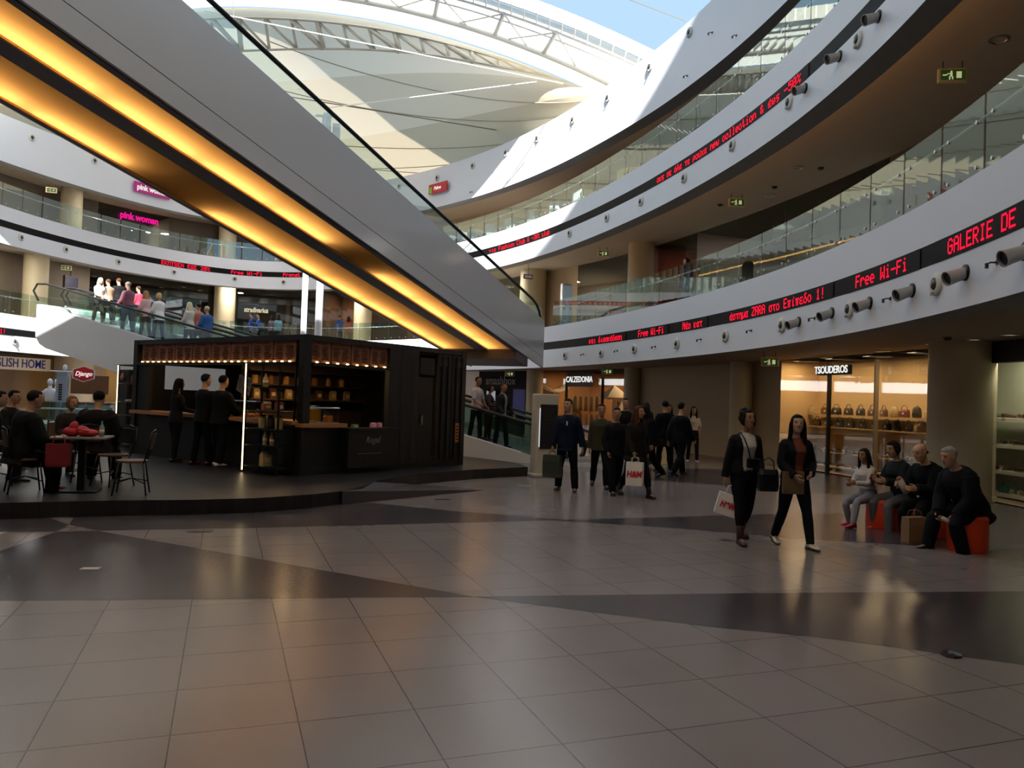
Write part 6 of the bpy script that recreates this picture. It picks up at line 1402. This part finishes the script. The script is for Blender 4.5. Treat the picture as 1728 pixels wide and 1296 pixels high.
# ---- sunlit riders at the top of the second moving walk
CW = [(160, .5, PI+up, '#b8aca4', '#24221f', ('long', '#d8cfc0'), 1.66, 'f', 'blond woman in a pale jacket at the top of the left moving walk'),
      (176, 1.0, up, '#8f7a66', '#1c1c20', ('short', '#4a3428'), 1.66, 'm', 'man leaning on the rail beside the blond woman'),
      (193, 2.0, up, '#141416', '#1b2438', ('short', '#4a2c20'), 1.72, 'm', 'man in a black striped top on the far lane of the left moving walk'),
      (210, .6, up, '#8a5a68', '#3c5c84', ('cap', '#8a7a78'), 1.78, 'm', 'tall man in a dusty pink hooded top and blue jeans'),
      (228, 1.8, up, '#a8384c', '#22242c', ('short', '#3a2620'), 1.64, 'f', 'person in a raspberry jacket behind the pink hooded top'),
      (240, .6, up, '#d8b0b0', '#20222a', ('loose', '#a87a58'), 1.64, 'f', 'woman in a pale pink coat with long light brown hair'),
      (263, .5, up, '#e8e6e4', '#2c4468', ('bob', '#d0b080'), 1.70, 'f', 'blond woman in a white coat and blue jeans'),
      (316, .6, up, '#cfc8bc', '#30302e', ('loose', '#d8c8a8'), 1.66, 'f', 'woman in a pale cream coat with blond hair, lower group'),
      (330, 1.0, up, '#c0785c', '#24242a', ('short', '#2a1c18'), 1.66, 'f', 'person in a salmon coat between the cream coat and the blue jacket'),
      (345, .6, up, '#3c62a0', '#24262c', ('short', '#c8b898'), 1.68, 'm', 'person in a blue jacket with a backpack, lower group')]
for u, n_, yw, tc_, lc_, hr_, hh, sx, lab in CW:
    person(lab, ride_u(u, n_), yw+.15*math.sin(u), hh, sx, .021, dict(hip=(8, -6), aR=(20, 12, 70, 0), aL=(12, 14, 50, 0)), top=tc_, legs=lc_, hair=hr_, hem=-.18 if 'coat' in lab else -.12, bulk=.02, topname='coat' if 'coat' in lab else 'jacket')
# ---- travellers on the overhead walk and on the galleries
p = W1(-.1, -2.2, 1.25); person('man in a dark jacket leaning on the rail of the overhead walk', (p.x, p.y, p.z), math.atan2(-d1.y, -d1.x)-PI/2+.5, 1.70, 'm', .016, dict(lean=18, aR=(50, 20, 70, 10), aL=(40, 20, 60, 10)), top='#15151a', legs='#131316', hair=('short', '#17120f'))
p = W1(-1.0, -2.0, 1.25); person('person in a bright blue coat bending on the overhead walk', (p.x, p.y, p.z), math.atan2(-d1.y, -d1.x)-PI/2+.2, 1.70, 'f', .016, dict(lean=40, aR=(60, 10, 70, 0), aL=(50, 10, 60, 0)), top='#1c3f7c', legs='#14182a', hair=('hood', '#1f4686'), bulk=.06, hem=-.3, flare=.06)
GP = [(425, 1, 1.0, '#1c3a86', 'm', 'person in royal blue at the far gallery rail, left of the pair'), (437, 1, 1.2, '#24489a', 'm', 'person in royal blue at the far gallery rail, right of the pair'), (460, 1, 1.4, '#7a6a78', 'f', 'woman in a mauve top at the far gallery under the cream lettering'),
      (470, 1, 1.1, '#6f9ab0', 'f', 'woman in pale blue at the far gallery under the cream lettering'), (573, 1, 1.0, '#24427a', 'm', 'man in a blue shirt at the far gallery right of the masts'), (588, 1, 1.6, '#8a2420', 'f', 'woman in dark red deeper in the far gallery')]
for u, L, off, c, sx, lab in GP:
    t, p = on_gallery(u, 540, L, off, FL[L]); person(lab, p, math.atan2(-rn(t).y, -rn(t).x)-PI/2+(2.0 if u < 450 else .4), 1.72, sx, .022, dict(aR=(20, 10, 60, 0)), top=c, legs='#1a1c24', hair=('short' if sx == 'm' else 'long', '#1d1512'))
for u, c, lab in ((1160, '#1b2766', 'woman in a long navy dress at the right lower gallery rail'), (1262, '#1d1a1c', 'man in black seen through the right lower gallery glass')):
    t, p = on_gallery(u, 470, 1, 1.2 if u < 1200 else 2.2, FL[1]); person(lab, p, t+PI/2, 1.70, 'f' if u < 1200 else 'm', .018, dict(), top=c, legs='#15161e', hem=-.5 if u < 1200 else -.13, flare=.08 if u < 1200 else 0, bulk=.02, hair=('long' if u < 1200 else 'short', '#17110e'), topname='dress' if u < 1200 else 'jacket')
bpy.data.scenes.remove(TS)
